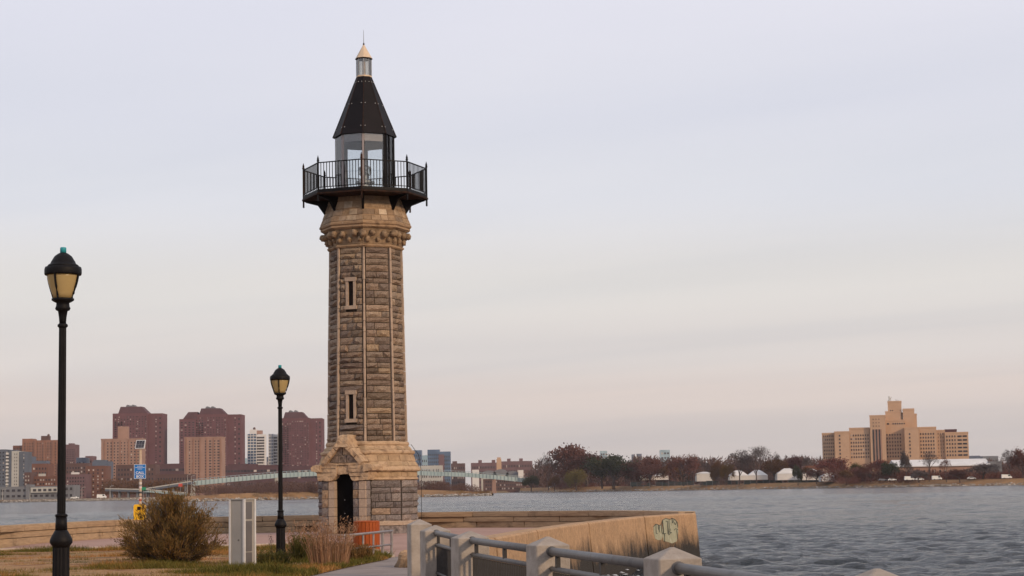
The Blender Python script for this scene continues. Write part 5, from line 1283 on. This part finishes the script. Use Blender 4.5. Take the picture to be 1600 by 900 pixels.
# ------------------------------------------------------------------ parked vehicles on the far shores
def car(label, px, Y, zb, kind, mat, rz=0):
    c_ = PX(px, Y, zb); t = thing('parked_van' if kind else 'parked_car', label, 'van' if kind else 'car', (c_.x, Y, zb), rz, 'vehicles on the far shore')
    if kind: prof = [(-2.7,.4),(2.6,.4),(2.7,1.1),(2.1,1.3),(1.5,2.3),(-2.6,2.4),(-2.75,1.0)]
    else: prof = [(-2.2,.35),(2.2,.35),(2.25,.8),(1.2,.95),(.6,1.45),(-1.1,1.5),(-1.8,1.0),(-2.25,.9)]
    mb = MB(); mb.prism(prof, lambda u_, d, w: (u_, d, w), -.9, .9); mb.build('body', MT[mat], t)
    mb = MB()
    if kind: mb.prism([(1.9,1.4),(1.5,2.15),(.6,2.15),(.6,1.4)], lambda u_, d, w: (u_, d, w), -.92, .92)
    else: mb.prism([(1.0,.98),(.55,1.38),(-1.05,1.42),(-1.6,1.02)], lambda u_, d, w: (u_, d, w), -.92, .92)
    mb.build('windows', MT['wdark'], t)
    for x in (-1.5, 1.5):
        for y in (-.8, .8):
            mb = MB(); mb.tube([(x, y-.12, .33), (x, y+.12, .33)], .33, 10); mb.build('wheel', MT['black'], t)
for a in (('white car on the far shore road right of the near lamp post', 117, 1118, .9, 0, 'white'), ('white van on the far shore road left of the call box', 159, 1118, .9, 1, 'white'),
          ('white car at the right shore below the dark olive tree', 1394, 1062, 3.0, 0, 'white'), ('small white van on the right shore below the white roofed hall', 1421, 1059, 3.0, 1, 'white'), ('white car second right of the small van on the shore', 1437, 1057, 3.0, 0, 'white'), ('white van below the bare tree on the right shore', 1464, 1054, 3.0, 1, 'white'),
          ('white car on the right shore below the porch wing', 1518, 1044, 3.0, 0, 'white'), ('white van near the right edge of the far shore', 1573, 1034, 3.0, 1, 'white'), ('grey parked car at the shore left of the white ones', 1379, 1064, 3.0, 0, 'mgrey')): car(*a)

# ------------------------------------------------------------------ shores, rocks
def shore(name, pts, back, ztop, mat, kind='structure', slope=5):
    mb = MB(); n = len(pts)
    rows = [[(x, y, WZ-.6) for x, y in pts], [(x + (slope*.02), y + slope, (ztop)) for x, y in pts], [(x*1.0, y + back, ztop+.3) for x, y in pts]]
    vs = [p_ for r_ in rows for p_ in r_]; mb.add(vs, [(i*n+j, i*n+j+1, (i+1)*n+j+1, (i+1)*n+j) for i in range(2) for j in range(n-1)])
    return tag(mb.build(name, mat, fix=False), kind=kind)
def line(pxY): return [(P(x, 770, Y).x, Y) for x, Y in pxY]
man = line([(-900,1100),(-300,1100),(0,1100),(60,1104),(120,1098),(180,1102),(240,1100),(330,1150),(480,1300),(600,1500),(700,1600),(800,1650),(900,1700)])
shore('far_bank', man, 6000, GZ, MT['far_ground'])
isl = line([(812,1480),(830,1440),(880,1400),(960,1340),(1060,1260),(1150,1200),(1260,1130),(1340,1080),(1420,1050),(1500,1030),(1600,1005),(1750,960),(2300,900)])
shore('island_shore', isl, 3500, 3.1, MT['far_grass'], slope=26)
mil = line([(225,640),(280,645),(340,670),(420,700),(500,720),(580,730),(660,735),(720,738),(768,738)])
mb = MB(); n = len(mil)
tpr = [.35,.6,.9,1,1,1,1,.7,.12]
rows = [[(x, y, WZ-.5) for x, y in mil], [(x, y+4, .1+.3*f_) for (x, y), f_ in zip(mil, tpr)], [(x, y+16, .15+2.1*f_) for (x, y), f_ in zip(mil, tpr)], [(x, y+60, .15+2.3*f_) for (x, y), f_ in zip(mil, tpr)], [(x, y+75, WZ-.5) for x, y in mil]]
mb.add([p_ for r_ in rows for p_ in r_], [(i*n+j, i*n+j+1, (i+1)*n+j+1, (i+1)*n+j) for i in range(4) for j in range(n-1)])
tag(mb.build('islet', MT['far_grass'], fix=False), kind='structure')
def rocks(name, label, path, n, smin, smax, seed, dens=None, dy=(0,4), z=(-.4,.4)):
    q = random.Random(seed); mb = MB(); L = []
    for i in range(n):
        k_ = q.randrange(len(path)-1); f_ = q.random(); x = path[k_][0]*(1-f_)+path[k_+1][0]*f_; y = path[k_][1]*(1-f_)+path[k_+1][1]*f_
        fy = q.random(); s = q.uniform(smin, smax); c_ = Vector((x, y + dy[0]+(dy[1]-dy[0])*fy, z[0]+(z[1]-z[0])*fy))
        vs = [c_ + Vector((s*q.uniform(.6,1.2)*math.cos(6.28*j/6), s*q.uniform(.6,1.2)*math.sin(6.28*j/6), s*q.uniform(-.3,.1))) for j in range(6)] + [c_ + Vector((s*q.uniform(-.3,.3), 0, s*q.uniform(.35,.7)))]
        mb.add(vs, [(j, (j+1) % 6, 6) for j in range(6)])
    return tag(mb.build(name, MT['riprap'], fix=False), label, 'rocks', kind='stuff')
rocks('shore_rocks', 'band of pale boulders along the islet shore behind the lighthouse', mil, 900, .25, .75, 1)
rocks('shore_rocks', 'dark and pale boulders along the right-hand island shore', isl[:-1], 1500, .3, .9, 2, dy=(0, 6), z=(-.4,.7))
rocks('shore_rocks', 'stone embankment along the far left city shore', man[2:7], 1000, .3, .8, 3, dy=(0, 5), z=(-.3, .8))
# ------------------------------------------------------------------ trees
def make_tree(seed, kind):
    """unit tree of height 1; returns trunk and crown builders"""
    q = random.Random(seed); tr = MB(); cr = MB(); tips = []
    bare = kind == 'bare'
    def grow(p, d, L, r, lv):
        m_ = p + d*L*.5 + Vector((q.gauss(0,.03), q.gauss(0,.03), 0))*L; e = p + d*L
        if lv <= 2: tr.tube([p, m_, e], [r, r*.85, r*.68], 5 if lv < 2 else 4, cap=False)
        else:
            s = d.cross(Vector((q.uniform(-1,1), q.uniform(-1,1), q.uniform(-1,1)))).normalized()*r
            cr.add([p-s, p+s, e+s*.5, e-s*.5], [(0,1,2,3)])
        if lv >= (5 if bare else 4): tips.append((e, d)); return
        nb = q.choice((2,3,3)) + (1 if lv == 0 else 0) + (1 if bare and lv >= 2 else 0)
        az0 = q.uniform(0, 6.28)
        for i in range(nb):
            az = az0 + 6.283*i/nb + q.uniform(-.5,.5); sp = (q.uniform(.35, .85) if lv else q.uniform(.3, .75)) if bare else (q.uniform(.4, .95) if lv else q.uniform(.45, 1.05))
            a = d.orthogonal().normalized(); b = d.cross(a)
            nd = (d*math.cos(sp) + (a*math.cos(az)+b*math.sin(az))*math.sin(sp) + Vector((0,0,.14))).normalized()
            grow(m_.lerp(e, q.uniform(.3, 1.0)) if i else e, nd, L*q.uniform(.62, .88)*(1.0 if lv else .95), r*.62, lv+1)
    grow(Vector((0,0,0)), Vector((q.gauss(0,.05), q.gauss(0,.05), 1)).normalized(), .30 if bare else .19, .022, 0)
    mx = max(t_[0].z for t_ in tips)
    if bare:
        for e, d in tips:
            for j in range(6):
                nd = (d + Vector((q.uniform(-1,1), q.uniform(-1,1), q.uniform(-.5,1)))).normalized(); L = q.uniform(.03,.085); s = nd.orthogonal().normalized()*.0022
                cr.add([e-s, e+s, e+nd*L], [(0,1,2)])
    else:
        per = max(5, int(4200/len(tips)))
        for e, d in tips:
            if kind == 'thin' and q.random() < .12: continue
            for j in range(per if kind != 'thin' else int(per*.8)):
                sg_ = .045 if kind != 'willow' else .05
                c_ = e + Vector((q.gauss(0,sg_), q.gauss(0,sg_), q.gauss(0,sg_*.8) - (abs(q.gauss(0,.10)) if kind == 'willow' else 0)))
                s1 = Vector((q.uniform(-1,1), q.uniform(-1,1), q.uniform(-1,1))).normalized()*q.uniform(.009,.02); s2 = s1.orthogonal().normalized()*q.uniform(.008,.016)
                cr.add([c_-s1, c_+s2, c_+s1, c_-s2], [(0,1,2,3)])
            for j in range(3):
                nd = (d + Vector((q.uniform(-1,1), q.uniform(-1,1), q.uniform(-.3,1)))).normalized(); s = nd.orthogonal().normalized()*.002
                cr.add([e-s, e+s, e+nd*q.uniform(.03,.07)], [(0,1,2)])
    allv = tr.v + cr.v
    zz = max(v[2] for v in allv); wx = sorted(abs(v[0]) for v in cr.v)[int(len(cr.v)*.985)]
    for mb in (tr, cr): mb.v = [(v[0]/(2*wx), v[1]/(2*wx), v[2]/zz) for v in mb.v]     # width 1, height 1
    return tr, cr
TM = {}
def tree_meshes(kind, var, mat):
    key = (kind, var, mat)
    if key not in TM:
        if (kind, var) not in TM: TM[(kind, var)] = make_tree(100*var + sum(map(ord, kind)), kind)
        tr, cr = TM[(kind, var)]
        a = tr.mesh('trunk'); a.materials.append(MT['bark_far']); c = cr.mesh('crown'); c.materials.append(MT[mat]); TM[key] = (a, c)
    return TM[key]
def tree(label, px, yb, yt, wpx, Y, kind, mat, var, rz=0, group='trees on the far island shore', zb=None):
    c_ = P(px, yb, Y); z0 = c_.z if zb is None else zb; h = P(px, yt, Y).z - z0; w = wpx*Y/F
    t = thing('tree', label, 'tree', (c_.x, Y, z0 - .2), rz, group); a, c = tree_meshes(kind, var, mat)
    for nm, me in (('trunk', a), ('crown', c)):
        o_ = link(nm, me, None, t); o_.scale = (w, w, h)
    return t
T = [('small dark green tree at the left end of the island shore', 830, 768, 741, 26, 1438, 'leafy', 'l_dark', 1),
 ('bare grey tree at the left end of the island grove', 857, 766, 704, 38, 1430, 'bare', 'l_bare', 1),
 ('tallest reddish bare tree of the left island grove', 888, 766, 690, 78, 1425, 'thin', 'l_barered', 2),
 ('broad reddish brown tree right of the tallest one', 916, 765, 700, 72, 1400, 'thin', 'l_barered', 3),
 ('small rust coloured tree in front of the reddish grove', 867, 767, 740, 22, 1400, 'thin', 'l_rust', 4),
 ('rounded yellow green willow in front of the reddish grove', 901, 766, 728, 34, 1385, 'willow', 'l_willow', 1),
 ('big dark green rounded tree at the island shore', 959, 764, 706, 60, 1340, 'leafy', 'l_dark', 2),
 ('olive green tree merging with the left of the big dark one', 941, 763, 716, 34, 1350, 'leafy', 'l_olive', 3),
 ('slender reddish tree right of the big dark tree', 988, 761, 719, 28, 1330, 'thin', 'l_barered', 5),
 ('reddish bare tree between the slender one and the skyscrapers', 1016, 760, 711, 42, 1310, 'thin', 'l_barered', 7),
 ('wide reddish tree right of the pale glass skyscraper', 1068, 759, 706, 54, 1240, 'thin', 'l_barered', 8),
 ('reddish tree in the gap right of the big dark tree', 1000, 760, 722, 40, 1330, 'thin', 'l_barered', 9),
 ('rust leaved low tree under the wide reddish bare tree', 1050, 757, 722, 34, 1300, 'thin', 'l_rust', 6),
 ('hazy brown bare tree behind the first marquee', 1097, 752, 718, 34, 1330, 'bare', 'l_bare', 4),
 ('narrow olive rust tree right of the first marquee', 1119, 759, 718, 19, 1215, 'leafy', 'l_rust', 4),
 ('orange brown tree beside the narrow olive rust tree', 1136, 758, 721, 24, 1205, 'leafy', 'l_orange', 5),
 ('leaning bare grey tree left of the tallest bare tree', 1155, 757, 700, 38, 1200, 'bare', 'l_bare', 5),
 ('tallest spreading bare grey tree before the long marquee', 1182, 756, 693, 48, 1190, 'bare', 'l_bare', 6),
 ('rusty brown tree right of the tallest bare tree', 1210, 755, 711, 36, 1200, 'thin', 'l_rust', 1),
 ('pale bare tree peeping above the rusty brown tree', 1216, 750, 703, 24, 1260, 'bare', 'l_bare', 1),
 ('maroon rounded tree left of the dark evergreen', 1240, 752, 709, 30, 1225, 'leafy', 'l_maroon', 1),
 ('narrow dark evergreen in front of the high peaked marquee', 1247, 758, 724, 15, 1150, 'leafy', 'l_dark', 4),
 ('small rust brown tree right of the dark evergreen', 1260, 756, 727, 22, 1150, 'thin', 'l_rust', 2),
 ('faint bare tree on the skyline left of the hospital', 1263, 745, 711, 20, 1350, 'bare', 'l_bare', 2),
 ('wide maroon tree under the left wing of the hospital', 1301, 748, 713, 46, 1130, 'leafy', 'l_maroon', 2),
 ('small pinkish bare tree beside the low marquee', 1276, 756, 729, 26, 1130, 'thin', 'l_barered', 1),
 ('pinkish brown rounded bush tree below the maroon tree', 1322, 757, 731, 24, 1085, 'thin', 'l_rust', 3),
 ('olive tree below the hospital left wing', 1340, 752, 721, 26, 1110, 'leafy', 'l_olive', 1),
 ('brown bare tree between the two olive trees', 1361, 753, 722, 34, 1090, 'bare', 'l_barered', 5),
 ('maroon bare tree against the hospital centre', 1373, 750, 716, 30, 1120, 'thin', 'l_maroon', 5),
 ('dark olive rounded tree at the left end of the white roof', 1391, 752, 719, 34, 1085, 'leafy', 'l_dark', 5),
 ('dark bushy topped tree in front of the white roofed hall', 1416, 752, 700, 20, 1060, 'thin', 'l_bare', 4),
 ('open bare tree in front of the hospital right wing', 1452, 753, 697, 30, 1060, 'bare', 'l_bare', 3),
 ('reddish bare tree in front of the white roof middle', 1479, 753, 712, 28, 1050, 'bare', 'l_barered', 1),
 ('low brown bush tree at the right end of the white roof', 1536, 752, 722, 44, 1045, 'thin', 'l_bare', 5),
 ('bare brown tree left of the right frame edge', 1577, 752, 699, 42, 1040, 'bare', 'l_bare', 4),
 ('dense maroon brown tree at the right frame edge', 1598, 752, 696, 42, 1030, 'thin', 'l_barered', 4),
 ('brown bare bush tree under the white roof', 1500, 754, 730, 30, 1040, 'thin', 'l_barered', 6),
 ('dark bare bush tree left of the open bare tree', 1436, 754, 732, 24, 1045, 'thin', 'l_bare', 6)]
for i, a in enumerate(T): tree(*a, rz=i*1.3)
# hazy woods that read as one mass
def thicket(name, label, spots, mat, seed, n_per=90, sl=.8, group=None):
    """spots: (x, y, z, radius, height)"""
    rng = np.random.RandomState(seed); V = []
    for (x, y, z, r, h) in spots:
        m_ = int(n_per)
        th = rng.rand(m_)*6.283; rad = r*np.sqrt(rng.rand(m_)); u_ = rng.rand(m_)
        dome = np.sqrt(np.clip(1-(rad/r)**2, .05, 1)); hz = z + h*u_*(.45+.55*dome)
        c_ = np.stack([x+rad*np.cos(th), y+rad*np.sin(th), hz], 1)
        d = np.stack([rng.randn(m_)*.55, rng.randn(m_)*.55, .35+rng.rand(m_)], 1); d /= np.linalg.norm(d, axis=1)[:,None]
        L = (h*.10*(0.5+rng.rand(m_)))[:,None]*sl*1.6
        s = np.cross(d, rng.randn(m_,3)); s /= np.linalg.norm(s, axis=1)[:,None]; s *= L*.16
        V.append(np.stack([c_-s, c_+s, c_+d*L], 1).reshape(-1,3))
    v = np.concatenate(V).astype(np.float32); nf = len(v)//3
    me = bpy.data.meshes.new(name); me.vertices.add(len(v)); me.vertices.foreach_set('co', v.ravel())
    me.loops.add(len(v)); me.loops.foreach_set('vertex_index', np.arange(len(v), dtype=np.int32)); me.polygons.add(nf)
    me.polygons.foreach_set('loop_start', np.arange(0, len(v), 3, dtype=np.int32)); me.polygons.foreach_set('loop_total', np.full(nf, 3, dtype=np.int32)); me.update()
    return tag(link(name, me, MT[mat]), label, 'woods' if 'wood' in name else 'undergrowth', group, 'stuff')
def spots(rows, q):
    out = []
    for (x0, x1, y0, y1, Y0, Y1, n, rpx) in rows:      # px span, base y, top y, distances
        for i in range(n):
            f_ = q.random(); px = x0+(x1-x0)*f_; Y = q.uniform(Y0, Y1); c_ = P(px, y0, Y); zb = min(c_.z, 3.4); tp = P(px, y1 + q.uniform(0, 6), Y).z
            out.append((c_.x, Y, zb-.3, rpx*Y/F*q.uniform(.7,1.2), max(1.0, tp-zb)))
    return out
q = random.Random(31)
thicket('islet_wood', 'brown leafless wood covering the islet left of the lighthouse', spots([(340,440,771,755,690,725,26,12),(400,520,769,750,715,760,44,12),(306,345,773,764,660,690,8,8)], q), 'l_wood', 1, 420)
thicket('islet_wood', 'brown leafless wood on the islet right of the lighthouse', spots([(640,700,767,749,750,790,24,11),(690,742,768,753,750,785,16,9),(735,765,770,764,748,760,8,5)], q), 'l_wood', 2, 420)
thicket('bank_wood', 'reddish brown wooded slope behind the highway ramp at left', spots([(166,300,766,747,1290,1310,40,12),(240,330,768,754,1345,1370,22,10)], q), 'l_rust', 3, 260)
thicket('bank_wood', 'brown bank of trees below the maroon podium', spots([(330,640,766,750,1380,1500,70,12)], q), 'l_wood', 4, 260)
thicket('bare_wood', 'hazy line of bare trees along the whole island behind the tents', spots([(838,1000,762,718,1500,1560,44,14),(980,1290,754,712,1400,1440,100,14),(1290,1420,750,722,1260,1330,20,14),(1500,1640,750,716,1180,1260,40,14)], q), 'l_wood', 5, 300)
thicket('shore_undergrowth', 'reddish brown brush along the right-hand shore', spots([(1285,1400,752,728,1095,1105,60,11),(1310,1400,755,741,1062,1085,24,9),(1400,1640,754,732,1060,1084,150,10),(860,1000,764,750,1395,1420,36,8),(1000,1310,758,750,1190,1200,40,6)], q), 'l_barered', 6, 200)
thicket('dry_reeds', 'orange dry grass fringe along the islet and island shores', spots([(240,500,776,768,665,715,46,6),(690,768,771,763,742,748,26,5),(860,1600,763,757,1090,1150,10,4)], q), 'l_orange', 7, 200)
def islfringe():
    out = []; q = random.Random(9)
    for i in range(220):
        k_ = q.randrange(len(isl)-2); f_ = q.random(); x = isl[k_][0]*(1-f_)+isl[k_+1][0]*f_; y = isl[k_][1]*(1-f_)+isl[k_+1][1]*f_
        out.append((x, y + 3 + 23*((i*7919 % 100)/100), .3 + 2.6*((i*7919 % 100)/100), q.uniform(1.5,4), q.uniform(.7, 1.6)))
    return out
thicket('dry_grass_fringe', 'orange brown dry grass along the right-hand island shore', islfringe(), 'l_orange', 8, 90)
# ------------------------------------------------------------------ thin haze over the water
mb = MB(); mb.box(-2600, 2600, -80, 6800, -2.0, 120)
mh = bpy.data.materials.new('haze_air'); mh.use_nodes = True; t = mh.node_tree; t.nodes.clear()
o = t.nodes.new('ShaderNodeOutputMaterial'); v = t.nodes.new('ShaderNodeVolumePrincipled'); v.inputs['Color'].default_value = (.90, .88, .92, 1); v.inputs['Density'].default_value = .000045; v.inputs['Anisotropy'].default_value = .2
t.links.new(v.outputs[0], o.inputs['Volume'])
hz = mb.build('haze', mh, fix=True); tag(hz, 'thin grey haze over the river', 'haze', kind='stuff')
